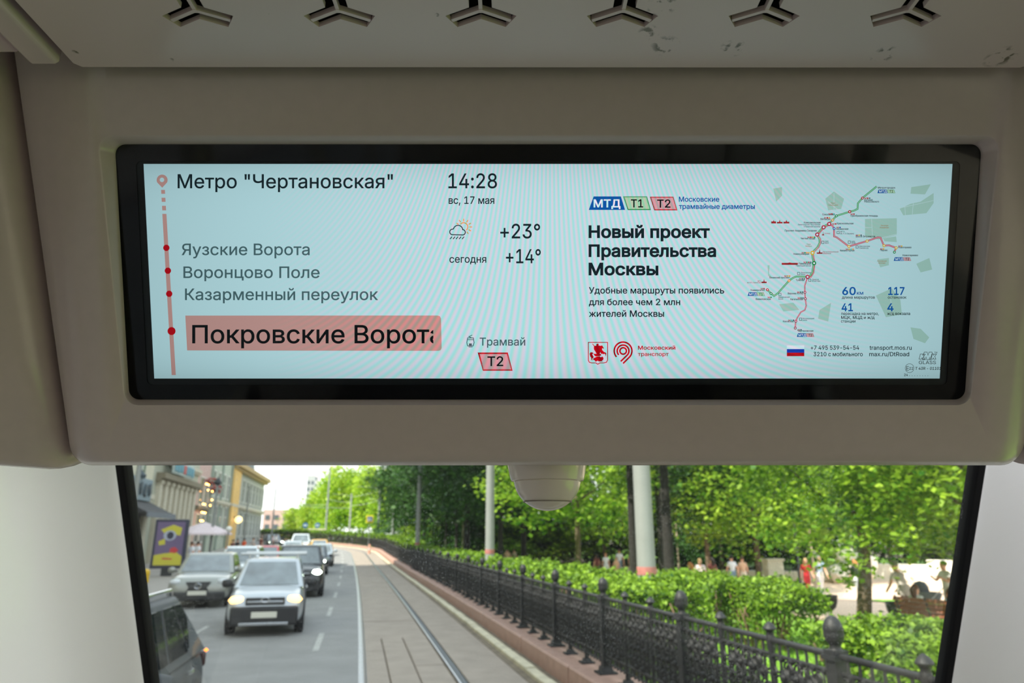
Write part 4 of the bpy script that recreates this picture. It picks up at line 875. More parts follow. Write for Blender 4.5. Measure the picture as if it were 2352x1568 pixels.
for i, (px, d, kind, zc, sc, lab) in enumerate((
        (716, 176, 'far2', 6.0, .9, 'far yellow-green tree nearest the sky gap over the street'), (742, 172, 'far2', 8.0, 1.15, 'far tree behind the two blue road signs'), (770, 158, 'far', 8.8, 1.1, 'far bright tree left of the wire gantry'),
        (800, 150, 'far', 9.2, 1.15, 'far bright tree behind the wire gantry'), (832, 146, 'far', 9.0, 1.1, 'far bright tree right of the wire gantry'), (862, 140, 'far', 8.6, 1.05, 'far bright yellow-green tree beside the dark lime trees'), (893, 132, 'far2', 6.4, .95, 'far yellow-green tree at the edge of the dark limes'), (680, 215, 'far2', 5.5, 1.0, 'farthest low tree under the sky gap'))):
    p = WP(px, d, .6); tree(p, lab, kind, zc, .2, 'bright trees at the far bend', sc, BARK, i * 1.3)

for i, (px, d, zc, sc, lab) in enumerate(((1000, 84, 2.4, .8, 'far shrub below the dark limes, leftmost'), (1075, 72, 2.2, .72, 'shrub between the dark lime trunks'), (1170, 64, 2.1, .7, 'shrub right of the red-banded pole, far back'), (1255, 60, 2.0, .66, 'shrub straight behind the dome camera, far back'), (1330, 64, 2.0, .66, 'shrub left of the man in the white shirt, far back'), (1430, 66, 1.9, .66, 'shrub behind the left dark trunk'), (1530, 72, 1.7, .56, 'shrub behind the right dark trunk'), (1620, 60, 1.5, .5, 'shrub behind the strolling group'), (1690, 56, 1.6, .5, 'shrub behind the couple in white and peach'), (1745, 54, 1.5, .45, 'shrub left of the white stone block'), (1830, 52, 1.5, .45, 'shrub behind the woman in red'), (2080, 60, 1.9, .6, 'shrub behind the low white wall'), (2200, 58, 1.9, .6, 'shrub behind the tall wall end'), (945, 96, 2.6, .9, 'far shrub under the dark limes beside the slim grey pole'), (1120, 80, 2.6, .8, 'far shrub between the red-banded pole and the lime trunks'), (1215, 74, 2.4, .75, 'far shrub left of the dome camera'))):
    o = empty('shrub', WP(px, d, -.5 if d < 80 else -.2), i * 1.9, lab, 'shrub', 'shrubs at the back of the park'); f = link('foliage', foliage_mesh('lime' if i % 3 else 'mid'), o, (0, 0, zc)); f.scale = (sc * 1.5, sc * 1.5, sc * .62); f['kind'] = 'stuff'
    mb = MB(); mb.tube([(0, 0, -.1), (.05, .02, zc)], [.08, .04], n=6); mb.build('stem', BARK, o)

# ------------------------------------------------------------------ poles, wires, lamps, signs
POLE = mat('pole_grey', (134, 138, 136), .45, noise=.06, nscale=2); REDP = mat('faded_red', (176, 112, 106), .7, noise=.15, nscale=14); DARKMET = mat('dark_metal', (42, 46, 50), .5); GLOBE = mat('milk_glass', (235, 235, 230), .3)
def pole(loc, label, r, h, band=True, group='overhead line poles', bz=1.56):
    o = empty('street_pole', loc, 0, label, 'pole', group)
    mb = MB(); mb.lathe([(r * 1.25, -.1), (r * 1.25, .35), (r * 1.05, .42), (r, .5), (r * .8, h)], n=20); mb.build('shaft', POLE, o, smooth=True, angle=50)
    if band: mb = MB(); mb.lathe([(r * 1.008, bz), (r * 1.012, bz + .01), (r * 1.012, bz + .15), (r * 1.008, bz + .16)], n=20); mb.build('painted_band', REDP, o, smooth=True, angle=50)
    mb = MB(); mb.tube([(0, 0, h - .5), (-1.2, -.2, h - .2), (-3.2, -.6, h - .1)], [.04, .035, .03], n=6); mb.build('bracket_arm', POLE, o, smooth=True)
    return o
pole(WP(1494, 14.2, -.05), 'thick light grey pole with faded red marks, tallest of the poles in the window', .205, 8.5, bz=1.40)
pole(WP(1124, 25.5, -.05), 'grey pole with a red band behind the fence, left of the dome camera', .178, 9)
pole(WP(957, 50, 0), 'slim grey pole in front of the dark lime trees', .178, 9)
pole(WP(900, 88, .15), 'far short grey pole at the edge of the dark limes', .18, 6.8, False)
pole(WP(866, 96, .2), 'far pale pole right of the wire gantry', .17, 9, False)
pole(WP(800, 118, .5), 'far pale pole left of the wire gantry', .17, 9, False)
pole(WP(745, 112, .4), 'far pale pole beside the two blue road signs', .16, 13, False)
mb = MB()
for a, b in (((800, 118, 8.9), (866, 96, 8.6)), ((800, 118, 7.4), (866, 96, 7.2)), ((745, 112, 8.2), (800, 118, 8.0)), ((652, 84, 6.3), (745, 112, 7.3)), ((640, 96, 6.6), (800, 118, 7.0))):
    p = WP(a[0], a[1], 0) + Vector((0, 0, a[2])); q = WP(b[0], b[1], 0) + Vector((0, 0, b[2])); mb.tube([p, (p + q) / 2 - Vector((0, 0, .15)), q], .025, n=4)
o = mb.build('overhead_wire', mat('wire', (170, 176, 170), .5)); tag(o, 'thin overhead wires strung between the far poles', 'wire', kind='stuff')
def lamp_post(loc, label, h, r, lantern=True):
    o = empty('lamp_post', loc, 0, label, 'lamp', 'street lamps on the left pavement')
    mb = MB(); mb.lathe([(r * 2.2, 0), (r * 2.2, .5), (r * 1.5, .6), (r * 1.1, .9), (r, 1.0), (r * .75, h)], n=14); mb.build('shaft', POLE, o, smooth=True, angle=45)
    if lantern:
        mb = MB(); mb.lathe([(.05, h), (.16, h + .05), (.20, h + .12), (.22, h + .16), (.15, h + .36), (.05, h + .44), (.01, h + .55)], n=12); mb.build('lantern', DARKMET, o, smooth=True)
    return o
lamp_post(SP(-8.5, 29.4, .15), 'near pale lamp post at the left edge of the window', 8.5, .10)
lamp_post(SP(-8.5, 45.8, .15), 'grey lamp post with a dark lantern, beside the flower-hung shop', 5.0, .085)
lamp_post(SP(-7.9, 84, .15), 'pale slim post under the sky gap, nearer of the pair', 6.6, .10, False); lamp_post(SP(-9.0, 96, .15), 'pale slim post under the sky gap, farther of the pair', 7.0, .10, False)
def lines_box(mb, c, d, mi=0): mb.box(c, d, mi); return mb
yellow = mat('sign_yellow', (222, 206, 40), .5); blue = mat('sign_blue', (52, 98, 168), .5); white_s = mat('sign_white', (235, 235, 232), .5)
o = empty('crossing_sign', SP(2.2, 80, 0), heading(60), 'square blue crossing sign in a yellow border on a post by the fence', 'sign')
mb = MB(); mb.tube([(0, 0, -.05), (0, 0, 3.0)], .03, n=8); mb.build('post', POLE, o); mb = MB(); mb.box((0, 0, 3.5), (.8, .05, .8)); mb.build('border', yellow, o, bevel=.02)
mb = MB(); mb.box((0, -.04, 3.5), (.5, .03, .5)); mb.build('face', blue, o); mb = MB(); mb.add([(-.2, -.06, 3.30), (.2, -.06, 3.30), (0, -.06, 3.70)], [(0, 1, 2)]); mb.build('triangle', white_s, o)
mb = MB(); mb.tube([(-.07, -.07, 3.32), (0, -.07, 3.46), (0, -.07, 3.54)], .025, n=6); mb.tube([(.08, -.07, 3.32), (0, -.07, 3.46)], .025, n=6); mb.lathe([(.001, 3.56), (.035, 3.59), (.001, 3.63)], c=(0, -.07, 0), n=8); mb.build('walking_figure', DARKMET, o)
o = empty('marker_post', SP(2.0, 76, 0), 0, 'short orange and white marker post in front of the crossing sign', 'post'); mb = MB(); mb.lathe([(.16, -.02), (.16, .05), (.11, .06), (.10, .9), (.06, .95)], n=12); mb.build('post', mat('marker_orange', (206, 150, 126), .6), o, smooth=True, angle=45); mb = MB(); mb.lathe([(.106, .35), (.106, .55)], n=12); mb.build('band', white_s, o)
for px, lab in ((697, 'blue road sign on a post, left of the pair'), (725, 'blue road sign on a post, right of the pair')):
    p = WP(px, 110, .35); o = empty('road_sign', p, .25, lab, 'sign', 'far blue road signs'); mb = MB(); mb.tube([(0, 0, -.1), (0, 0, 3.4)], .06, n=8); mb.build('post', POLE, o)
    mb = MB(); mb.tube([(0, -.08, 3.6), (0, -.02, 3.6)], .42, n=20); mb.build('disc', blue, o); mb = MB(); mb.box((0, -.1, 3.6), (.5, .02, .16)); mb.build('emblem', white_s, o)
p = WP(716, 104, .3); o = empty('stop_shelter', p, .25, 'white tram stop canopy on a wide post among the far cars', 'shelter'); mb = MB(); mb.box((0, 0, 1.4), (.9, .5, 2.8)); mb.build('pillar', white_s, o, bevel=.05); mb = MB(); mb.box((.5, 0, 2.9), (2.7, 1.0, .3)); mb.build('canopy', mat('canopy_cream', (222, 206, 180), .6), o, bevel=.04)

# ------------------------------------------------------------------ buildings on the left
def stucco(name, rgb): return mat(name, rgb, .9, noise=.05, nscale=1.2, bump=.08)
GLASSD = mat('window_glass', (70, 84, 88), .08, spec=.6); FRAMEW = mat('window_frame', (206, 206, 198), .6)
FX = -15.3
def building(label, t0, t1, h, wall, name='building', depth=13, fx=FX):
    p = SB(fx, t0, 0); o = empty(name, p, YAW, label, 'building'); L = t1 - t0
    mb = MB(); mb.box((-depth / 2, L / 2, h / 2 - .2), (depth, L, h + .4)); mb.build('wall', wall, o)
    return o, L
def win_part(o, y, z, w, h, frame=FRAMEW, glass=GLASSD, d=.10):
    mb = MB(); t = .14
    for c, s in (((d / 2, y, z + h / 2 + t / 2), (d, w + 2 * t, t)), ((d / 2, y, z - h / 2 - t / 2), (d + .08, w + 2 * t, t)), ((d / 2, y - w / 2 - t / 2, z), (d, t, h)), ((d / 2, y + w / 2 + t / 2, z), (d, t, h)), ((d / 2 - .02, y, z + h * .15), (d * .6, w, .07)), ((d / 2 - .02, y, z), (d * .6, .07, h))): mb.box(c, s)
    f = mb.build('window', frame, o); mb = MB(); mb.box((.02, y, z), (.03, w, h)); mb.build('pane', glass, f)
def band(o, L, z, hh, d, m_, name='cornice', y0=0.0):
    mb = MB(); mb.box((d / 2, y0 + L / 2, z), (d, L, hh)); mb.box((d * .3, y0 + L / 2, z - hh * .8), (d * .6, L, hh * .6)); return mb.build(name, m_, o)
CREAMW = stucco('stucco_cream', (206, 202, 180)); GREYW = stucco('stucco_grey', (176, 178, 162)); YEL = stucco('stucco_yellow', (226, 186, 112)); PINKW = stucco('stucco_pink', (196, 168, 160)); BLUEG = stucco('stucco_bluegrey', (168, 172, 168))
TRIMW = mat('stone_trim', (196, 190, 172), .85, noise=.05, nscale=3); TRIMD = mat('trim_dark', (128, 120, 100), .85)  # second trim is a darker stone tone for some cornices
# unseen neighbours towards the tram (they shade the street)
bN, L = building('cream apartment house beside the tram, left of the window', -50, 30, 23, CREAMW, depth=12)
for y in np.arange(3, 68, 4.2):
    win_part(bN, y, 6.4, 1.5, 2.3)
band(bN, L, 4.6, .35, .35, TRIMW)
bA, L = building('cream stone house with tall windows, nearest on the left', 30, 55.0, 12, CREAMW)
mb = MB(); mb.box((-6.5, 7.6, 24.5), (13, 15.2, 26)); mb.build('shade_wall', CREAMW, bA)  # unseen upper block, shaped to throw shade on street and limes
band(bA, L, 4.9, .35, .30, TRIMW); band(bA, L, 7.6, .22, .22, TRIMW)
for y in np.arange(2.2, 24.5, 3.3): win_part(bA, y, 6.3, 1.15, 2.1, mat('shutter_green', (150, 162, 142), .7), mat('green_glass', (120, 136, 118), .1)); win_part(bA, y, 9.6, 1.15, 2.2)
for y in np.arange(.6, 24.6, 3.3):
    mb = MB(); mb.box((.14, y, 2.2), (.28, .9, 4.6)); mb.build('pier', TRIMW, bA)
for y in np.arange(2.2, 24.5, 3.3): win_part(bA, y, 2.2, 1.7, 3.0, DARKMET)
bB, L = building('grey-cream house with a pilastered portal and a blue sign above it', 55.0, 69.0, 9.6, GREYW)
for y in np.arange(1.3, 13.4, 1.55):
    mb = MB(); mb.box((.16, y, 2.9), (.32, .62, 6.0)); mb.box((.2, y, 6.0), (.4, .8, .3)); mb.build('pilaster', TRIMW, bB)
for y in np.arange(2.07, 12.6, 1.55): win_part(bB, y, 3.4, .72, 4.0, TRIMW, mat('recess_stone', (150, 146, 122), .8))
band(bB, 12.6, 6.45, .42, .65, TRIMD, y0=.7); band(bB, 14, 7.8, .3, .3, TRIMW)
o = empty('shop_sign', SB(FX + .7, 60.5, 7.25), YAW, 'blue and red lettered sign above the portal, too blurred to read', 'sign')
mb = MB(); mb.box((0, 0, 0), (.14, 6.4, 1.1)); mb.build('board', mat('sign_pale', (176, 190, 186), .6), o)
for k in range(7):
    mb = MB(); mb.box((.11, -2.7 + .9 * k, random.uniform(-.1, .1)), (.1, .62, .72)); mb.build('glyph', mat('sign_red', (190, 92, 88), .6) if k == 3 else mat('sign_teal', (96, 150, 166), .6), o, bevel=.08)
bC, L = building('narrow pinkish shop front hung with string lights and red flowers', 69.0, 74.0, 9.8, PINKW)
for z in (2.6, 6.0): win_part(bC, 1.5, z, 1.5, 2.4); win_part(bC, 3.6, z, 1.3, 2.4)
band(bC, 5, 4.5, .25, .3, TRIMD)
o = empty('string_lights', SB(FX + .55, 69.2, 0), YAW, 'rows of warm string lights on the pink shop front', 'lamp')
bulb = emis('bulb_warm', (255, 176, 84), 26)
for z, ys in ((6.6, (.6, .9, 1.25, 1.7)), (6.1, (1.7, 3.6)), (5.3, (3.9,)), (4.75, (.3, 1.0, 3.4)), (4.0, (.2, .5, 1.1, 1.6)), (3.25, (.1, .7, 1.0)), (2.5, (.2, .5, .9))):
    mb = MB(); mb.tube([(0, min(ys) - .2, z + .05), (0, max(ys) + .2, z + .05)], .012, n=4); mb.build('cable', DARKMET, o)
    for y in ys: mb = MB(); mb.lathe([(.002, -.05), (.05, -.02), (.055, .02), (.02, .06)], c=(.02, y, z), n=8); mb.build('bulb', bulb, o)
for y, z, lab in ((2.0, 6.9, 'red hanging flower basket left of the lamp post'), (4.9, 6.3, 'dark red hanging flower basket right of the lamp post')):
    p = SB(FX + .7, 69 + y, z); o = empty('flower_basket', p, 0, lab, 'flowers', 'hanging flower baskets'); c = crown_points(40, (.5, .5, .34), 31); V, t = leaves(c, 7, .07, .12, 33); f = link('blossom', quads_mesh('blossom', V, leafmat('petal', (150, 30, 36), (214, 60, 66)), t), o); f['kind'] = 'stuff'
    mb = MB(); mb.lathe([(.12, -.34), (.3, -.15), (.34, -.02)], n=12); mb.build('basket', DARKMET, o, smooth=True)
bD, L = building('grey-green house with tall drainpipes right of the pink shop front', 74.0, 85.0, 10.6, stucco('stucco_sage', (176, 184, 168)))
for y in np.arange(1.6, 10.6, 2.6): win_part(bD, y, 3.4, 1.2, 2.8); win_part(bD, y, 7.0, 1.2, 2.4)
for y in (.3, 5.4, 10.6): mb = MB(); mb.tube([(.14, y, 0), (.14, y, 12)], .09, n=8); mb.build('drainpipe', mat('pipe_teal', (136, 152, 142), .5), bD, smooth=True)
band(bD, 11, 5.3, .3, .3, TRIMW)
bE, L = building('yellow corner house with a domed grey-white wing farther along', 85.0, 112.0, 10.2, BLUEG, depth=12)
mb = MB(); mb.box((.12, 2.2, 5.2), (.5, 4.4, 10.8)); mb.build('corner_tower', YEL, bE)
for y in np.arange(5.6, 26.5, 2.9): win_part(bE, y, 3.0, 1.4, 2.8, FRAMEW); win_part(bE, y, 7.0, 1.4, 2.6, FRAMEW)
band(bE, 27, 9.6, .5, .9, mat('cornice_ochre', (176, 150, 104), .8)); band(bE, 27, 5.0, .3, .4, TRIMW)
mb = MB(); mb.box((.2, 2.2, 10.9), (.9, 4.9, .45)); mb.build('cornice', TRIMW, bE)
for y, r, h in ((3.0, 2.6, 3.4), (11.0, 2.0, 2.6), (19.0, 2.0, 2.6)):
    mb = MB(); mb.lathe([(r, 9.8), (r, 10.5), (r * .95, 10.5 + h * .35), (r * .7, 10.5 + h * .75), (r * .25, 10.5 + h), (.05, 10.5 + h + .7)], c=(-2.4, y, 0), n=18); mb.build('dome', mat('dome_slate', (112, 118, 120), .5), bE, smooth=True, angle=50)
o = empty('wall_lantern', SB(FX + 1.0, 86.6, 3.3), 0, 'warm glowing wall lantern on the yellow corner house', 'lamp'); mb = MB(); mb.lathe([(.05, -.4), (.3, -.25), (.42, 0), (.3, .3), (.05, .42)], n=14); mb.build('globe', emis('lantern_glow', (255, 226, 160), 2.2), o, smooth=True, angle=0); mb = MB(); mb.box((-.35, 0, .3), (.7, .1, .1)); mb.build('bracket', DARKMET, o)
for (px, d, w, h, m_, lab) in ((703, 330, 3.6, 31, BLUEG, 'pale far tower block left of the far trees'), (713, 345, 2.6, 35, stucco('stucco_white', (222, 216, 208)), 'slim white far tower beside the pale block'), (752, 300, 3.0, 34, stucco('stucco_white', (222, 216, 208)), 'white far tower rising above the far trees'), (640, 240, 12, 11, PINKW, 'low pink far house closing the street')):
    p = WP(px, d, .5); o = empty('far_building', p, .2, lab, 'building', 'far buildings'); mb = MB(); mb.box((0, 4, h / 2 - 2), (w, 8, h + 4)); mb.build('wall', m_, o)
    nx = max(2, int(w / 3)); nz = int(h / 3.2)
    for a in range(nx):
        for b in range(max(0, nz - 5) if h > 20 else 0, nz):
            mb = MB(); mb.box((-w / 2 + (a + .5) * w / nx, -.05, 1.9 + b * 3.2), (w / nx * .5, .14, 1.6)); mb.build('window', GLASSD, o)

# awning, shop sign and advertising case near the left edge of the window
o = empty('awning', SB(-15.2, 47.6, 3.3), YAW, 'dark sloping awning with a pale fascia over a shop door', 'awning')
mb = MB(); mb.add([(0, 0, 1.25), (0, 6.5, 1.25), (1.9, 6.5, .30), (1.9, 0, .30), (0, 0, .18), (0, 6.5, .18)], [(0, 1, 2, 3), (3, 2, 5, 4), (0, 3, 4), (1, 5, 2), (0, 4, 5, 1)]); mb.build('canvas', mat('awning_dark', (62, 62, 64), .8), o)
mb = MB(); mb.box((1.95, 3.25, .17), (.1, 6.6, .34)); mb.build('fascia', mat('awning_grey', (112, 118, 128), .6), o)
o = empty('shop_sign', SB(-14.9, 48.2, 5.2), YAW, 'grey-blue ornamental sign above the dark awning', 'sign')
mb = MB(); mb.box((0, 2.6, 0), (.18, 5.2, 1.5)); mb.build('board', mat('sign_slate', (124, 142, 152), .6), o, bevel=.04)
for k in range(5): mb = MB(); mb.box((.14, .6 + k * 1.0, .05 * (-1) ** k), (.1, .55, .8), M=Matrix.Rotation(.3 * (-1) ** k, 3, 'X')); mb.build('glyph', mat('sign_ink', (62, 76, 84), .6), o, bevel=.05)
mb = MB(); mb.lathe([(.3, .7), (.35, .9), (.12, 1.1), (.03, 1.25)], c=(0, 2.6, 0), n=8); mb.build('crown_ornament', mat('sign_ink', (62, 76, 84), .6), o)
ad = empty('advertising_case', WP(380, 35.7, .0), .16, 'dark framed advertising case with a purple and yellow poster, on the pavement', 'billboard')
mb = MB(); mb.box((0, 0, .3), (.5, .22, .6)); mb.build('foot', DARKMET, ad); mb = MB(); mb.box((0, 0, 1.78), (1.66, .26, 2.5)); mb.build('case', mat('case_navy', (52, 54, 74), .4), ad, bevel=.03)
mb = MB(); mb.box((0, -.135, 1.80), (1.38, .02, 2.2)); ps = mb.build('poster', mat('poster_purple', (112, 96, 132), .5), ad)
def patch(pts, m_, y=-.148): mb = MB(); mb.add([(a, y, b) for a, b in pts], [tuple(range(len(pts)))]); mb.build('poster_patch', m_, ps)
YP = mat('poster_yellow', (204, 196, 66), .5)
patch([(-.5, 2.5), (.1, 2.75), (.55, 2.6), (.5, 2.2), (.2, 2.25), (-.3, 2.3)], YP); patch([(-.55, 1.9), (-.25, 2.05), (-.2, 1.75), (-.5, 1.7)], YP); patch([(-.69, .70), (.69, .70), (.69, 1.15), (.4, 1.35), (-.2, 1.3), (-.69, 1.2)], YP)
patch([(.32 * math.cos(a) - .02, 2.2 + .26 * math.sin(a)) for a in np.linspace(0, 6.28, 20)[:-1]], mat('poster_pale', (172, 178, 196), .5), -.150); patch([(.17 * math.cos(a), 2.2 + .19 * math.sin(a)) for a in np.linspace(0, 6.28, 18)[:-1]], mat('poster_ink', (48, 52, 72), .5), -.152)
patch([(.05, 1.35), (.35, 1.3), (.5, 1.45), (.3, 1.62), (.08, 1.55)], mat('poster_red', (200, 60, 66), .5), -.150); patch([(-.3, 1.0), (.2, .98), (.25, 1.04), (-.25, 1.08)], mat('poster_red', (200, 60, 66), .5), -.151)
um = empty('terrace_umbrella', WP(458, 41, .15), 0, 'pale pink terrace umbrella in front of the pink shop', 'umbrella'); mb = MB(); mb.lathe([(1.75, 2.10), (1.7, 2.2), (.9, 2.55), (.03, 2.85)], n=8); mb.build('canopy', mat('umbrella_pink', (212, 196, 200), .8), um); mb = MB(); mb.tube([(0, 0, 0), (0, 0, 2.8)], .03, n=8); mb.build('pole', POLE, um)
o = empty('globe_lamp', WP(515, 40.5, .15), 0, 'white globe lamp on a short post behind the red car', 'lamp'); mb = MB(); mb.lathe([(.01, 2.25), (.14, 2.3), (.2, 2.42), (.14, 2.55), (.01, 2.6)], n=14); mb.build('globe', GLOBE, o, smooth=True, angle=0); mb = MB(); mb.tube([(0, 0, 0), (0, 0, 2.3)], .04, n=8); mb.build('post', POLE, o)
# ------------------------------------------------------------------ cars
CGLASS = mat('car_glass', (22, 28, 32), .04, spec=.7); WGLASS = mat('windscreen_sky_pale', (88, 98, 102), .05, noise=.55, nscale=2.2, spec=1.0, coat=1.0); TYRE = mat('tyre', (24, 24, 26), .8); RIM = mat('rim', (150, 152, 156), .35, metal=.7); BLK = mat('car_black_trim', (34, 35, 38), .5); CHROME = mat('chrome', (200, 202, 206), .15, metal=.9)  # windscreens: pale mottled base stands in for reflected sky and the interior
PLATE = mat('plate_white', (214, 212, 200), .5); LENS = mat('lamp_lens', (206, 210, 214), .12)
HEAD_W = emis('headlamp_warm', (255, 200, 124), 3.6); HEAD_C = emis('headlamp_cool', (236, 255, 236), 14); AMBER = emis('amber_lamp', (255, 140, 50), 3)
def paint(name, rgb): return mat(name, rgb, .28, metal=.35, coat=.8)
def car(label, loc, rz, col, L=4.4, W=1.76, H=1.55, hood=.92, belt=.98, cowl=.85, roof_f=.12, roof_r=-1.55, rear=-2.0, lamps=None, grille='bars', lower=None, rails=False, rack=False, ride=.22, wing=None, group='cars on the street', near=False, stripe=None, tail=False, bh=.26):
    o = empty('car', loc, rz, label, 'car', group); hw = W / 2; P = col
    low = lower or P
    def section(y, zb, zt, w, k=1.0):
        h = zt - zb; half = [(0, zb), (w * .80, zb), (w * .95, zb + .10 * h), (w, zb + .34 * h), (w * .995, zb + .62 * h), (w * .96, zb + .86 * h), (w * .84, zt - .01), (w * .5, zt + .012), (0, zt + .02)]
        return [Vector((x, y, z)) for x, z in half] + [Vector((-x, y, z)) for x, z in half[-2:0:-1]]
    f = L / 2
    st = [(f, .40, .58, hw * .70), (f - .02, .30, .66, hw * .80), (f - .10, ride + .04, hood - .14, hw * .92), (f - .32, ride, hood - .05, hw * .985), (f - .75, ride, hood, hw), (cowl + .25, ride, belt - .03, hw), (cowl, ride, belt, hw), (0, ride, belt, hw), (-f + .8, ride, belt + .02, hw), (-f + .30, ride, belt + .02, hw * .98), (-f + .08, ride + .06, belt - .02, hw * .93), (-f, .38, belt - .12, hw * .82)]
    mb = MB(); mb.loops([section(*q) for q in st], cap0=True, cap1=True); b = mb.build('body', P, o, smooth=True, angle=0)
    sd = b.modifiers.new('smooth', 'SUBSURF'); sd.levels = 1; sd.render_levels = 2
    # cabin: base at the belt, narrower roof
    wb, wr = hw * .945, hw * .76
    base = [(-wb, cowl), (wb, cowl), (wb, rear), (-wb, rear)]; roof = [(-wr, roof_f), (wr, roof_f), (wr, roof_r), (-wr, roof_r)]
    def lerp(t): return [(a[0] + (c[0] - a[0]) * t, a[1] + (c[1] - a[1]) * t) for a, c in zip(base, roof)]
    hh = H - belt; lo = []
    for t, z, g in ((0, belt - .03, .05), (.5, belt + hh * .47, .07), (.92, belt + hh * .885, .09), (1.0, belt + hh * .955, .12)):
        c = lerp(t); lo.append(rquad([(c[0][0], c[0][1]), (c[1][0], c[1][1]), (c[2][0], c[2][1]), (c[3][0], c[3][1])], g, 3, z))
    c = lerp(1.0); q = .86
    lo.append(rquad([(x * q, (y - (roof_f + roof_r) / 2) * .93 + (roof_f + roof_r) / 2) for x, y in c], .12, 3, belt + hh * .995)); lo.append(rquad([(x * .5, (y - (roof_f + roof_r) / 2) * .6 + (roof_f + roof_r) / 2) for x, y in c], .12, 3, H))
    mb = MB(); mb.loops(lo, cap1=True); mb.build('roof', P, o, smooth=True, angle=50)
    def glass(p, name, n, mt=CGLASS):
        p = [Vector(x) for x in p]; nn = (p[1] - p[0]).cross(p[3] - p[0]).normalized(); nn = nn if nn.dot(Vector(n)) > 0 else -nn
        mb = MB(); mb.loops([[x - nn * .03 for x in p], [x + nn * .012 for x in p]], cap0=True, cap1=True); return mb.build(name, mt, o, bevel=.004)
    def face(i, j, u0, u1, t0, t1):
        def pt(u, t):
            c = lerp(t); a, d = c[i], c[j]; return (a[0] + (d[0] - a[0]) * u, a[1] + (d[1] - a[1]) * u, belt - .03 + (hh * .955 + .03) * t)
        return [pt(u0, t0), pt(u1, t0), pt(u1, t1), pt(u0, t1)]
    glass(face(0, 1, .07, .93, .07, .91), 'windscreen', (0, 1, 1), WGLASS); glass(face(2, 3, .08, .92, .2, .88), 'rear_window', (0, -1, 1), mat('rear_tint', (26, 30, 33), .35))
    Lc = cowl - rear
    for sg, (i, j) in ((1, (1, 2)), (-1, (0, 3))):
        for u0, u1, t0 in ((.13, .46, .12), (.49, .74, .12), (.765, .93, .16)):
            pts = face(i, j, u0, u1, t0, .89)
            if u1 > .9: pts[1] = tuple(np.array(pts[1]) * .35 + np.array(pts[2]) * .65)
            if u0 < .2: pts[3] = tuple(Vector(pts[3]).lerp(Vector(pts[2]), .06))
            glass(pts, 'side_window', (sg, 0, .3))
    wy = (f - .82, -f + .78)
    for y in wy:
        for sg in (-1, 1):
            mb = MB(); mb.tube([(sg * (hw - .10), y, .34), (sg * (hw + .004), y, .34)], .40, n=20); mb.build('wheel_arch', BLK, o)
            mb = MB(); R = Matrix.Rotation(math.pi / 2, 3, 'Y'); V0 = len(mb.v); mb.lathe([(.20, -.11), (.31, -.105), (.33, -.07), (.33, .07), (.31, .105), (.20, .11)], n=20); mb.v = [tuple(R @ Vector(v) + Vector((sg * (hw - .085), y, .33))) for v in mb.v]; w = mb.build('wheel', TYRE, o, smooth=True)
            mb = MB(); mb.tube([(sg * (hw - .10), y, .33), (sg * (hw + .022), y, .33)], .19, n=14); mb.build('rim', RIM, w)
    # front
    mb = MB(); mb.box((0, f - .03, .23 + bh / 2), (W * .86, .15, bh)); mb.build('lower_bumper', BLK if low is P else low, o, bevel=.05)
    if grille == 'spindle':
        mb = MB(); mb.add([(-.36, f - .005, hood - .20), (.36, f - .005, hood - .20), (.26, f + .03, .62), (.40, f + .02, .34), (-.40, f + .02, .34), (-.26, f + .03, .62), (-.36, f - .12, hood - .20), (.36, f - .12, hood - .20), (.26, f - .1, .62), (.40, f - .1, .34), (-.40, f - .1, .34), (-.26, f - .1, .62)], [(0, 1, 2, 5), (5, 2, 3, 4), (0, 6, 7, 1), (1, 7, 8, 2), (2, 8, 9, 3), (3, 9, 10, 4), (4, 10, 11, 5), (5, 11, 6, 0)]); mb.build('grille', BLK, o)
        mb = MB(); mb.tube([(.10 * math.cos(a), f + .035, .66 + .075 * math.sin(a)) for a in np.linspace(0, 6.29, 15)], .013, n=5, cap=False); mb.tube([(-.04, f + .035, .70), (-.01, f + .035, .63), (.05, f + .035, .645)], .012, n=5); mb.build('emblem', CHROME, o)
    else:
        mb = MB(); mb.box((0, f - .03, hood - .22), (W * .50, .10, .15)); mb.build('grille', BLK, o, bevel=.02); mb = MB(); mb.box((0, f + .03, hood - .235), (W * .46, .03, .05)); mb.build('grille_bar', CHROME, o, bevel=.01)
        mb = MB(); mb.tube([(.085 * math.cos(a), f + .05, hood - .19 + .05 * math.sin(a)) for a in np.linspace(0, 6.29, 13)], .010, n=5, cap=False); mb.build('emblem', CHROME, o)
    mb = MB(); mb.box((0, f + .045, .46), (.54, .02, .125)); pl_ = mb.build('licence_plate', PLATE, o); 
    for sg in (-1, 1):
        mb = MB(); mb.lathe([(.01, -.09), (.10, -.07), (.145, 0), (.10, .07), (.01, .09)], n=12, sx=1.25, sy=.8); M_ = Matrix.Rotation(-.25, 3, 'X'); mb.v = [tuple(M_ @ Vector(v) + Vector((sg * hw * .73, f - .14, hood - .20))) for v in mb.v]
        hl = mb.build('headlamp', lamps or LENS, o, smooth=True, angle=0)
        mb = MB(); mb.lathe([(.001, -.03), (.06, -.02), (.07, .02), (.001, .05)], n=10); mb.v = [tuple(Matrix.Rotation(-math.pi / 2, 3, 'X') @ Vector(v) + Vector((sg * hw * .66, f - .005, .40))) for v in mb.v]; mb.build('fog_lamp', LENS, o, smooth=True)
        mb = MB(); mb.lathe([(.02, -.10), (.09, -.08), (.11, 0), (.09, .07), (.02, .09)], n=12, sx=1.1, sy=.7); mb.v = [(v[0] + sg * (hw + .13), v[1] + cowl - .22, v[2] + belt + .06) for v in mb.v]; mi_ = mb.build('mirror', wing or P, o, smooth=True, angle=0)
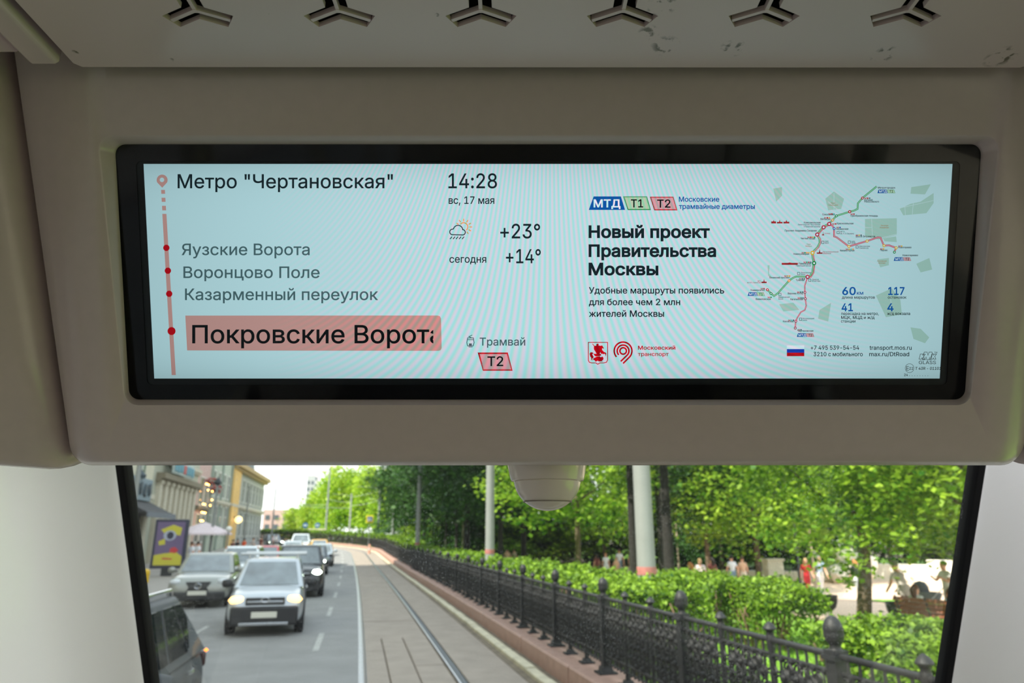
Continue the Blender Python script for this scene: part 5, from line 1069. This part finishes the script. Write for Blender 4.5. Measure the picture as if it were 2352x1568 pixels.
        mb = MB(); mb.tube([(sg * (hw - .05), cowl - .22, belt + .02), (sg * (hw + .1), cowl - .22, belt + .04)], .025, n=6); mb.build('mirror_arm', BLK, mi_)
        if near: mb = MB(); mb.box((sg * (hw + .15), cowl - .13, belt + .06), (.17, .03, .035)); mb.build('turn_light', emis('white_strip', (255, 240, 220), 1.6), mi_, bevel=.01)
        for y in (-.05, -.95): mb = MB(); mb.tube([(sg * (hw + .012), y + .10, belt - .115), (sg * (hw + .035), y + .02, belt - .11), (sg * (hw + .012), y - .09, belt - .105)], .018, n=6); mb.build('door_handle', CHROME if near else P, o, smooth=True)
        mb = MB(); mb.box((sg * hw * .86, -f + .06, belt - .16), (.13, .06, .16)); mb.build('tail_lamp', mat('tail_red', (52, 22, 24), .3), o, bevel=.03)
        if rails: mb = MB(); z = H - .01; mb.tube([(sg * wr * .93, roof_f - .05, z - .05), (sg * wr * .93, roof_f - .12, z + .05), (sg * wr * .93, roof_r + .15, z + .05), (sg * wr * .93, roof_r + .06, z - .05)], .020, n=8); mb.build('roof_rail', CHROME if near else BLK, o, smooth=True)
        if stripe: mb = MB(); mb.box((sg * (wr + .045), roof_f + .02, belt + hh * .5), (.05, .09, hh * .95), M=Matrix.Rotation(-sg * .25, 3, 'Y')); mb.build('coloured_pillar', stripe, o)
    if bh > .3:
        mb = MB(); mb.box((0, f + .045, .27), (W * .62, .03, .06)); mb.build('skid_strip', CHROME if rack else BLK, o, bevel=.01)
    if rack:
        for y in (roof_f - .25, roof_r + .45):
            mb = MB(); mb.tube([(-hw * .95, y, H + .11), (hw * .95, y, H + .11)], .030, n=8); 
            for sg in (-1, 1): mb.tube([(sg * wr * .9, y, H - .06), (sg * wr * .9, y, H + .11)], .022, n=6)
            mb.build('roof_rack', mat('rack_alloy', (198, 200, 200), .4, metal=.5), o)
    if tail:
        mb = MB(); mb.lathe([(.001, -.02), (.026, 0), (.001, .02)], n=10); mb.v = [(v[0] - hw * .945, v[1] - f + .15, v[2] + belt - .06) for v in mb.v]; mb.build('side_repeater', AMBER, o, smooth=True, angle=0)
    return o
def on_road(s, t, off=0.0): return SP(s, t, 0), heading(t) + math.pi + off
p, r = on_road(-2.47, 6.78); car('dark grey sport utility car with silver roof rails, cut off by the left window seal', p, r, mat('paint_graphite', (66, 70, 74), .6, metal=.2, coat=.05), L=4.2, W=1.80, H=1.57, hood=.95, belt=.98, cowl=.95, roof_f=.25, roof_r=-1.12, rear=-1.90, rails=True, near=True, tail=True)
p, r = on_road(-2.14, 19.3, .06); car('silver estate car with roof rack bars and lit headlamps, in front of the black car', p, r, paint('paint_silver', (176, 182, 188)), L=4.4, W=1.68, H=1.60, hood=.96, belt=1.0, cowl=1.12, roof_f=.34, roof_r=-1.95, rear=-2.08, lamps=HEAD_W, lower=BLK, rack=True, wing=BLK, bh=.40)
p, r = on_road(-4.95, 26.3, .06); car('grey-green crossover car with a dark waisted grille and round badge', p, r, paint('paint_sonic', (138, 140, 134)), L=4.6, W=1.86, H=1.60, hood=.98, belt=1.02, cowl=.95, roof_f=.15, roof_r=-1.5, rear=-2.05, grille='spindle')
p, r = on_road(-2.2, 29.6, .03); car('black off-road car with a lit cool headlamp right of the silver estate', p, r, paint('paint_black', (28, 30, 34)), L=4.6, W=1.9, H=1.82, hood=1.08, belt=1.12, cowl=.85, roof_f=.30, roof_r=-1.9, rear=-2.1, lamps=HEAD_C, bh=.42)
p, r = on_road(-2.45, 45.2, .03); car('dark blue car with lit headlamps behind the black off-road car', p, r, paint('paint_navy', (38, 44, 54)), L=4.6, H=1.62, lamps=HEAD_C)
p, r = on_road(-5.1, 34.5); car('white crossover with an orange pillar, behind the grey-green car', p, r, paint('paint_white', (214, 220, 222)), L=4.5, W=1.85, H=1.72, belt=1.05, hood=1.02, stripe=mat('stripe_orange', (206, 120, 62), .4))
p, r = on_road(-4.85, 41.5); car('red car behind the white crossover', p, r, paint('paint_red', (196, 54, 58)), L=4.4, H=1.66, belt=1.02, hood=.98)
p, r = on_road(-4.75, 50.5); car('bluish grey saloon car behind the red car', p, r, paint('paint_bluegrey', (132, 146, 158)), L=4.6, H=1.50)
p, r = on_road(-2.3, 55.5); car('silver blue car behind the dark blue car', p, r, paint('paint_pale', (168, 180, 190)), L=4.5, H=1.55)
p, r = on_road(-4.9, 63); car('pale grey car in the middle of the far queue', p, r, paint('paint_pale2', (176, 184, 192)), L=4.5, H=1.6)
p, r = on_road(-4.9, 75); car('white van at the head of the far queue, beside the yellow taxi', p, r, paint('paint_white', (214, 220, 222)), L=4.9, W=1.95, H=2.0, belt=1.25, hood=1.15)
p, r = on_road(-7.0, 90); car('dark car far off with two lit headlamps, under the pair of pale posts', p, r, paint('paint_navy', (38, 44, 54)), L=4.5, H=1.6, lamps=HEAD_C)
p, r = on_road(-3.0, 72.5); car('yellow taxi at the sunlit bend', p, r, paint('paint_taxi', (232, 172, 40)), L=4.6, W=1.8, H=1.52)
# ------------------------------------------------------------------ people
HAIRM = {k: mat('hair_' + k, c, .7) for k, c in (('dark', (40, 32, 28)), ('brown', (92, 62, 44)), ('ginger', (190, 120, 62)), ('blond', (214, 180, 128)), ('grey', (150, 146, 140)))}
SKIN = mat('skin', (222, 170, 142), .6); SHOE = mat('shoe', (206, 190, 176), .7)
def cloth(name, rgb): return mat('cloth_' + name, rgb, .9)
BODY = {}
def body_mesh(pose):
    """one continuous skinned figure; material slots: skin, top, bottom, shoes"""
    if pose in BODY: return BODY[pose]
    lean = {'stand': 0, 'walk': .03, 'sit': .05, 'bend': .20, 'arms': .04}[pose]
    J = {}; zo = -.46 if pose == 'sit' else 0
    J['pelvis'] = (0, 0, .95 + zo); J['spine'] = (0, lean * .4, 1.12 + zo); J['chest'] = (0, lean * .8, 1.32 + zo); J['neck'] = (0, lean * 1.1, 1.475 + zo); J['jaw'] = (0, lean * 1.25 + .02, 1.555 + zo); J['head'] = (0, lean * 1.3 + .01, 1.645 + zo); J['crown'] = (0, lean * 1.3, 1.72 + zo)
    J['nose'] = (0, lean * 1.3 + .118, 1.615 + zo)
    E_ = [('pelvis', 'spine'), ('spine', 'chest'), ('chest', 'neck'), ('neck', 'jaw'), ('jaw', 'head'), ('head', 'crown')]
    Rd = dict(pelvis=(.155, .115), spine=(.130, .10), chest=(.155, .105), neck=(.055, .055), jaw=(.066, .075), head=(.080, .098), crown=(.055, .068))
    kind = {'pelvis': 2, 'spine': 1, 'chest': 1, 'neck': 0, 'jaw': 0, 'head': 0, 'crown': 0}
    for sg, n in ((-1, 'l'), (1, 'r')):
        wk = {'walk': .16 * sg}.get(pose, 0)
        J['sh' + n] = (sg * .175, lean, 1.405 + zo)
        if pose == 'arms' and True: el, wr = (sg * .25, lean + .10, 1.18), (sg * .15, lean + .30, 1.28)
        elif pose == 'sit': el, wr = (sg * .23, .06, 1.14 + zo), (sg * .14, .30, 1.02 + zo)
        elif pose == 'bend': el, wr = (sg * .25, lean + .06, 1.13), (sg * .20, lean + .22, .98)
        else: el, wr = (sg * .235, lean - wk * .5 - .02, 1.12), (sg * .245, lean - wk + .05, .88)
        J['el' + n] = el; J['wr' + n] = wr; d = (Vector(wr) - Vector(el)).normalized(); h = Vector(wr) + d * .075; J['hand' + n] = tuple(h)
        E_ += [('chest', 'sh' + n), ('sh' + n, 'el' + n), ('el' + n, 'wr' + n), ('wr' + n, 'hand' + n)]
        Rd.update({'sh' + n: (.068, .068), 'el' + n: (.044, .044), 'wr' + n: (.029, .033), 'hand' + n: (.022, .040)}); kind.update({'sh' + n: 1, 'el' + n: 0, 'wr' + n: 0, 'hand' + n: 0})
        for k in range(4):
            q = h + d * (.075 + .01 * (k in (1, 2))) + Vector((0, .030 - .020 * k, 0)); m_ = h + d * .035 + Vector((0, .028 - .019 * k, 0))
            J['f%d' % k + n] = tuple(m_); J['g%d' % k + n] = tuple(q + Vector((-sg * .012, 0, 0))); E_ += [('hand' + n, 'f%d' % k + n), ('f%d' % k + n, 'g%d' % k + n)]; Rd['f%d' % k + n] = (.0095, .0095); Rd['g%d' % k + n] = (.008, .008); kind['f%d' % k + n] = kind['g%d' % k + n] = 0
        th = Vector(wr) + d * .05 + Vector((-sg * .01, .055, 0)); J['th' + n] = tuple(th); E_ += [('wr' + n, 'th' + n)]; Rd['th' + n] = (.010, .010); kind['th' + n] = 0
        if pose == 'sit': J['hip' + n], J['kn' + n], J['an' + n], J['toe' + n] = (sg * .10, .05, .47), (sg * .12, .46, .50), (sg * .12, .44, .09), (sg * .13, .60, .04)
        else: J['hip' + n], J['kn' + n], J['an' + n], J['toe' + n] = (sg * .095, wk * .2, .86), (sg * .10, wk * .9 + .03, .49), (sg * .105, wk * 1.4 - .03, .085), (sg * .125, wk * 1.4 + .13, .035)
        E_ += [('pelvis', 'hip' + n), ('hip' + n, 'kn' + n), ('kn' + n, 'an' + n), ('an' + n, 'toe' + n)]
        Rd.update({'hip' + n: (.094, .098), 'kn' + n: (.060, .062), 'an' + n: (.042, .046), 'toe' + n: (.040, .030)}); kind.update({'hip' + n: 2, 'kn' + n: 2, 'an' + n: 2, 'toe' + n: 3})
        J['ear' + n] = (sg * .085, lean * 1.3, 1.625 + zo); E_ += [('head', 'ear' + n)]; Rd['ear' + n] = (.014, .02); kind['ear' + n] = 0
    E_ += [('head', 'nose')]; Rd['nose'] = (.014, .016); kind['nose'] = 0
    names = list(J); idx = {n: i for i, n in enumerate(names)}
    me = bpy.data.meshes.new('body'); me.from_pydata([J[n] for n in names], [(idx[a], idx[b]) for a, b in E_], [])
    o = bpy.data.objects.new('body', me); COL.objects.link(o); sk = o.modifiers.new('skin', 'SKIN'); sk.use_smooth_shade = True
    for i, n in enumerate(names): me.skin_vertices[0].data[i].radius = Rd[n]; me.skin_vertices[0].data[i].use_root = n == 'pelvis'
    ss = o.modifiers.new('sub', 'SUBSURF'); ss.levels = 1; dg = bpy.context.evaluated_depsgraph_get(); dg.update()
    m2 = bpy.data.meshes.new_from_object(o.evaluated_get(dg)); bpy.data.objects.remove(o)
    m2.materials.clear()
    for _ in range(4): m2.materials.append(SKIN)
    seg = [(np.array(J[a]), np.array(J[b]), a, b) for a, b in E_]
    for pl in m2.polygons:
        c = np.array(pl.center); best = (9, None)
        for a, b, na, nb in seg:
            t = np.clip(((c - a) @ (b - a)) / max(1e-9, (b - a) @ (b - a)), 0, 1); dd = np.linalg.norm(c - a - t * (b - a)) / (Rd[na][0] * (1 - t) + Rd[nb][0] * t)
            if dd < best[0]: best = (dd, (na, nb, t))
        na, nb, t = best[1]; k = kind[na] if t < .5 else kind[nb]
        if na.startswith('sh'): k = 1 if t < .62 else 0              # short sleeves
        if na == 'chest' and nb == 'neck': k = 1 if t < .75 else 0
        if na.startswith('el') and 'long' in pose: k = 1
        if na.startswith('kn'): k = 2 if t < .9 else 3
        pl.material_index = k
    m2.shade_smooth(); BODY[pose] = m2; return m2
def hair_mesh(long_):
    key = 'hair%d' % long_
    if key in BODY: return BODY[key]
    mb = MB(); n = 14; prof = [(.004, .118), (.045, .108), (.078, .07), (.094, .02), (.096, -.03)]
    mb.lathe(prof, n=n, sx=.92, sy=1.12)
    if long_: mb.tube([(0, -.055, .03), (0, -.085, -.06), (0, -.085, -.17), (0, -.075, -.26)], [.075, .088, .080, .045], n=10)
    for i, v in enumerate(mb.v):
        if v[1] > .055 and v[2] < .03: mb.v[i] = (v[0], .055, max(v[2], .03))
    me = mb.mesh('hair', HAIRM['dark'], True, 0); BODY[key] = me; return me
def set_mat(o, i, m_): o.material_slots[i].link = 'OBJECT'; o.material_slots[i].material = m_
def person(loc, face, label, pose, top, bottom, hair='brown', long_=False, h=1.72, skirt=None, group=None, shoes=None, bag=None, long_top=False):
    o = empty('person', loc, face, label, 'person', group); k = h / 1.78; o.scale = (k, k, k)
    b = link('body', body_mesh(pose), o); set_mat(b, 0, SKIN); set_mat(b, 1, top); set_mat(b, 2, bottom); set_mat(b, 3, shoes or SHOE)
    lean = {'stand': 0, 'walk': .03, 'sit': .05, 'bend': .20, 'arms': .04}[pose]; zo = -.46 if pose == 'sit' else 0
    hr = link('hair', hair_mesh(long_), o, (0, lean * 1.3 - .006, 1.648 + zo)); set_mat(hr, 0, HAIRM[hair])
    if skirt: mb = MB(); mb.lathe([(.165, 1.02), (.19, .90), (.24, .6), (.30, .30), (.295, .29), (.18, .85)], n=16, sy=.8); mb.build('skirt', skirt, o, smooth=True, angle=60)
    if long_top: mb = MB(); mb.lathe([(.17, 1.12), (.205, .98), (.215, .84), (.205, .83), (.16, 1.0)], n=16, sy=.78); mb.v = [(v[0], v[1] + lean * .3, v[2]) for v in mb.v]; mb.build('shirt_tail', top if long_top is True else long_top, o, smooth=True, angle=60)
    if bag: mb = MB(); mb.box((.2, .10, .92), (.10, .26, .20)); bb = mb.build('bag', bag, o, bevel=.03); 
    return o
WHT = cloth('white', (232, 232, 236)); JEANS = cloth('jeans', (118, 142, 166)); NAVY = cloth('navy', (38, 40, 58)); PINKC = cloth('pink_white', (226, 204, 214)); RUST = cloth('rust', (112, 62, 56)); PEACH = cloth('peach', (214, 172, 142)); CREAMC = cloth('cream', (222, 204, 184)); REDC = cloth('red', (196, 44, 50)); BLKC = cloth('black', (38, 34, 42)); GREYC = cloth('grey', (186, 178, 172)); BROWNC = cloth('brown', (118, 92, 80)); DENIM = cloth('denim', (150, 182, 204)); BLUEC = cloth('pale_blue', (170, 192, 214)); OLIVE = cloth('khaki', (150, 136, 110)); ORANGE = cloth('orange', (224, 86, 44)); SAND = cloth('sand', (206, 180, 150))
def foot(px, d): return WP(px, d, zp(18))
away = YAW; A = math.radians
person(WP(2093, 19.4, -.33), .35, 'man in a loose grey shirt and brown trousers leaning beside the bench', 'bend', GREYC, BROWNC, 'grey', h=1.80, long_top=GREYC, shoes=mat('shoe_tan', (206, 170, 130), .7))
person(foot(1975, 29.2), .2, 'woman in a black top and white trousers walking past the nearest tree', 'walk', BLKC, WHT, 'ginger', True, h=1.70)
person(foot(1858, 31), math.pi, 'woman in a red strapless top walking towards the hedge', 'walk', REDC, REDC, 'blond', True, h=1.70)
person(foot(1889, 31.6), math.pi, 'man in a white and pale blue shirt beside the woman in red', 'walk', BLUEC, WHT, 'grey', h=1.80)
person(foot(1687, 33), .1, 'man in a white T-shirt and pale jeans seen from behind', 'walk', WHT, JEANS, 'dark', h=1.76)
person(foot(1711, 33), .1, 'woman in a peach top and cream skirt with a dark bag beside the white-shirted man', 'stand', PEACH, CREAMC, 'brown', h=1.72, skirt=CREAMC, bag=BLKC)
person(foot(1641, 31), .4, 'dark-haired person in rust red between the couple and the pink shirt', 'stand', RUST, RUST, 'dark', True, h=1.74, long_top=RUST)
person(foot(1613, 30), math.pi - .2, 'woman in a pink and white shirt left of the rust red figure', 'walk', PINKC, PINKC, 'blond', h=1.72, long_top=PINKC)
person(foot(1590, 28), 1.2, 'ginger-haired woman in a dark navy top at the left of the strolling group', 'stand', NAVY, NAVY, 'ginger', True, h=1.62)
person(foot(1425, 46), .2, 'man in a white shirt and jeans, left of the dark trunks', 'walk', WHT, JEANS, 'brown', h=1.84)
person(foot(1372, 44), .5, 'person in dark red clothes left of the man in the white shirt', 'stand', RUST, RUST, 'dark', True, h=1.6, long_top=RUST)
person(foot(1393, 44), math.pi, 'woman in a white dress beside the figure in dark red', 'stand', WHT, WHT, 'ginger', h=1.62, skirt=WHT)
person(foot(1417, 43), math.pi, 'child in a peach top in front of the man in the white shirt', 'stand', PEACH, PEACH, 'brown', h=1.40)
person(foot(1453, 47), -.4, 'bare-armed person in brown beside the left dark trunk', 'stand', BROWNC, BROWNC, 'dark', h=1.74)
person(foot(1541, 38), 1.0, 'person in a pale shirt half hidden behind the right dark trunk', 'walk', BLUEC, BROWNC, 'brown', h=1.74)
for px, d, t, b, hr, lab in ((1007, 78, CREAMC, SAND, 'blond', 'distant person in cream, leftmost of the four strollers under the limes'), (1018, 78, SAND, RUST, 'brown', 'distant person in sand and rust, second of the four strollers under the limes'), (1028, 76, PEACH, BROWNC, 'dark', 'distant person in peach, third of the four strollers under the limes'), (1055, 70, CREAMC, CREAMC, 'brown', 'distant person in cream, rightmost of the four strollers under the limes'), (1181, 52, OLIVE, GREYC, 'brown', 'distant person in khaki between the pole and the dome camera'), (1165, 54, PEACH, BROWNC, 'dark', 'distant person in peach right of the red-banded pole')):
    person(foot(px, d), .3, lab, 'walk', t, b, hr, h=1.74, group='distant strollers under the limes')
# people on the left pavement
for px, d, t, b, hr, lab in ((431, 37, WHT, BROWNC, 'brown', 'person in a white T-shirt beside the advertising case, left of two'), (446, 38.5, WHT, JEANS, 'dark', 'person in a white shirt beside the advertising case, right of two'), (529, 52, RUST, BLKC, 'dark', 'person in dark red on the pavement behind the red car'), (556, 58, ORANGE, BLKC, 'dark', 'person in an orange shirt on the far pavement'), (540, 55, BLKC, BLKC, 'dark', 'person in black left of the orange shirt'), (577, 62, GREYC, JEANS, 'brown', 'person in grey right of the orange shirt'), (596, 66, RUST, BROWNC, 'brown', 'person in rust brown farther along the pavement'), (622, 76, PINKC, NAVY, 'dark', 'person in a pale pink shirt, left of the far pair'), (630, 78, WHT, NAVY, 'dark', 'person in a white shirt, right of the far pair')):
    person(WP(px, d, .15) + Vector((0, 0, zg(d))), -.4, lab, 'walk', t, b, hr, h=1.76, group='people on the left pavement')

# ------------------------------------------------------------------ park bench with sitters, urn, pram
WOOD = mat('bench_wood', (142, 84, 62), .55, noise=.12, nscale=9); CASTB = mat('bench_iron', (40, 46, 50), .5)
bpos = WP(2150, 17.6, -.36); brz = YAW - math.radians(118) + math.radians(40); bench = empty('park_bench', bpos, brz, 'brown slatted park bench with black cast-iron legs, seen from behind', 'bench')
# local frame: x along the bench, +y the way the sitters face
for i in range(5): mb = MB(); mb.box((0, .04 + .095 * i, .445 - .004 * i), (1.9, .085, .03)); mb.build('slat', WOOD, bench, bevel=.006)
for i in range(4): mb = MB(); mb.box((0, -.05 - .045 * i, .54 + .115 * i), (1.9, .03, .105), M=Matrix.Rotation(-.35, 3, 'X')); mb.build('slat', WOOD, bench, bevel=.006)
for x in (-.86, 0, .86):
    mb = MB(); mb.tube([(x, .46, 0), (x, .40, .22), (x, .44, .42), (x, .0, .425), (x, -.08, .52), (x, -.22, .98)], [.032, .026, .03, .028, .026, .02], n=8); mb.tube([(x, -.16, 0), (x, -.06, .22), (x, .0, .42)], [.034, .026, .028], n=8)
    if x: mb.tube([(x, -.12, .66), (x, .15, .68), (x, .42, .64), (x, .44, .42)], [.022, .024, .024, .02], n=8)
    mb.build('leg', CASTB, bench, smooth=True, angle=0)
def on_bench(x): return bench.matrix_basis @ Vector((x, .13, 0))
bpy.context.view_layer.update()
bm_ = Matrix.Translation(bpos) @ Matrix.Rotation(brz, 4, 'Z')
person(bm_ @ Vector((-.55, .16, 0)), brz, 'brown-haired sitter in a white blouse on the left half of the bench', 'sit', WHT, GREYC, 'brown', True, h=1.72)
person(bm_ @ Vector((.45, .16, 0)), brz - .1, 'long-haired sitter in a pale denim shirt on the right half of the bench', 'sit', DENIM, DENIM, 'brown', True, h=1.70)
person(WP(2192, 20.6, -.4), math.pi * .55, 'dark-haired man in white raising his hands at the window edge', 'arms', WHT, WHT, 'dark', h=1.84)
urn = empty('litter_urn', WP(2063, 18.9, -.33), 0, 'black cast-iron litter urn on a thin foot, left of the man in grey', 'bin'); mb = MB(); mb.lathe([(.13, 0), (.12, .03), (.035, .07), (.03, .2), (.06, .25), (.16, .34), (.22, .50), (.235, .66), (.26, .70), (.24, .71), (.20, .52)], n=18); mb.build('bowl', CASTB, urn, smooth=True, angle=45)
ur2 = empty('litter_urn', WP(1911, 21.5, -.36), 0, 'black cast-iron litter urn at the right end of the large hedge block', 'bin'); 
for ch in list(urn.children): c = ch.copy(); COL.objects.link(c); c.parent = ur2
pram = empty('pram', WP(2140, 21.2, -.4), .6, 'grey pram with a folded hood behind the bench', 'pram'); mb = MB(); mb.lathe([(.02, .55), (.24, .6), (.30, .75), (.31, .86), (.27, .87), (.2, .66)], n=14, sx=.85, sy=1.35); mb.build('cot', cloth('pram_grey', (112, 122, 130)), pram, smooth=True, angle=50)
mb = MB(); mb.lathe([(.30, .86), (.28, 1.02), (.2, 1.14), (.02, 1.19)], c=(0, .18, 0), n=14, sx=.85, sy=.8); mb.build('hood', cloth('pram_dark', (88, 98, 108)), pram, smooth=True, angle=0)
mb = MB(); mb.tube([(-.22, -.35, .8), (-.22, -.62, 1.05), (.22, -.62, 1.05), (.22, -.35, .8)], .014, n=6)
for sg in (-1, 1): mb.tube([(sg * .2, -.35, .80), (sg * .24, .36, .14)], .014, n=6); mb.tube([(sg * .2, .30, .80), (sg * .24, -.40, .14)], .014, n=6)
mb.build('frame', CHROME, pram)
for x in (-.25, .25):
    for y in (-.4, .36): mb = MB(); mb.tube([(x - .02, y, .14), (x + .02, y, .14)], .14, n=16); mb.build('wheel', TYRE, pram)

# ------------------------------------------------------------------ white stones and low walls at the back of the square
STONE = mat('white_stone', (236, 230, 216), .85, noise=.06, nscale=2.5, bump=.3)
def rock(loc, d, seed, label):
    bm = bmesh.new(); bmesh.ops.create_icosphere(bm, subdivisions=3, radius=1); r = random.Random(seed)
    pl_ = [(Vector((r.gauss(0, 1), r.gauss(0, 1), r.gauss(0, 1))).normalized(), r.uniform(.62, .95)) for _ in range(16)]
    for v in bm.verts:
        for n, k in pl_:
            e = v.co.dot(n)
            if e > k: v.co -= n * (e - k)
        v.co = Vector((v.co.x * d[0], v.co.y * d[1], v.co.z * d[2]))
    me = bpy.data.meshes.new('boulder'); bm.to_mesh(me); bm.free(); me.materials.append(STONE); o = link('boulder', me, None, loc); return tag(o, label, 'stone')
g = zp(18)
rock(WP(1948, 40, g) + Vector((0, 0, .55)), (1.1, .9, .75), 3, 'white boulder at the foot of the pile, left of the nearest trunk'); rock(WP(1944, 40.6, g) + Vector((.1, 0, 1.55)), (.75, .6, .60), 5, 'white boulder on top of the pile, left of the nearest trunk'); rock(WP(1985, 40.2, g) + Vector((.1, 0, .9)), (.85, .7, 1.05), 8, 'tall white boulder behind the nearest trunk'); rock(WP(1915, 41, g) + Vector((0, 0, .45)), (.75, .7, .55), 11, 'small white boulder at the left end of the pile')
def wall_blocks(a, b, d0, d1, h, n, label, thick=.5):
    o = empty('stone_wall', (0, 0, 0), 0, label, 'wall')
    for i in range(n):
        p = WP(a + (b - a) * i / n, d0 + (d1 - d0) * i / n, g); q = WP(a + (b - a) * (i + 1) / n, d0 + (d1 - d0) * (i + 1) / n, g); dlt = q - p; L = dlt.length
        mb = MB(); mb.box((p + q) / 2 + Vector((0, 0, h / 2 + random.uniform(-.01, .01))), (L - .02, thick, h), rz=math.atan2(dlt.y, dlt.x)); mb.build('wall_block', STONE, o, bevel=.015)
    return o
wall_blocks(1995, 2230, 43, 39, 1.02, 9, 'long low white stone wall at the back of the square'); wall_blocks(2140, 2290, 36, 34, 1.45, 5, 'taller white wall end at the right edge of the window'); wall_blocks(1660, 1985, 47, 44, .42, 12, 'low pale step along the back of the square')
o = empty('stone_block', WP(1778, 43.5, g), .2, 'white stone block with a flat top, right of the strolling couple', 'stone'); mb = MB(); mb.box((0, 0, .06), (1.35, .9, .12)); mb.box((0, 0, .62), (1.1, .7, 1.1)); mb.box((0, 0, 1.22), (1.25, .85, .14)); mb.build('block', STONE, o, bevel=.03)
for px, d, h, lab in ((1840, 34, 3.9, 'dark park lantern left of the woman in red'), (1873, 38, 3.9, 'pale slim park post right of the woman in red'), (1560, 52, 4.2, 'pale park post right of the dark trunks'), (1062, 62, 5.2, 'pale slim park post left of the red-banded pole')):
    o = empty('park_post', WP(px, d, g if d < 60 else -.2), 0, lab, 'post'); mb = MB(); mb.lathe([(.14, 0), (.12, .4), (.07, .6), (.055, h)], n=10); mb.build('shaft', DARKMET if 'dark' in lab.split()[0] else mat('post_pale', (176, 160, 140), .8), o, smooth=True, angle=50)
    mb = MB(); mb.lathe([(.05, h), (.13, h + .08), (.17, h + .3), (.1, h + .42), (.01, h + .5)], n=10); mb.build('head', GLOBE if 'pale' in lab else DARKMET, o, smooth=True, angle=50)
o = empty('hydrant_bollard', WP(332, 30.5, .15), 0, 'small yellow bollard at the left edge of the window', 'bollard'); mb = MB(); mb.lathe([(.16, 0), (.16, .35), (.18, .4), (.14, .55), (.02, .6)], n=12); mb.build('body', mat('bollard_yellow', (226, 184, 40), .5), o, smooth=True, angle=45)
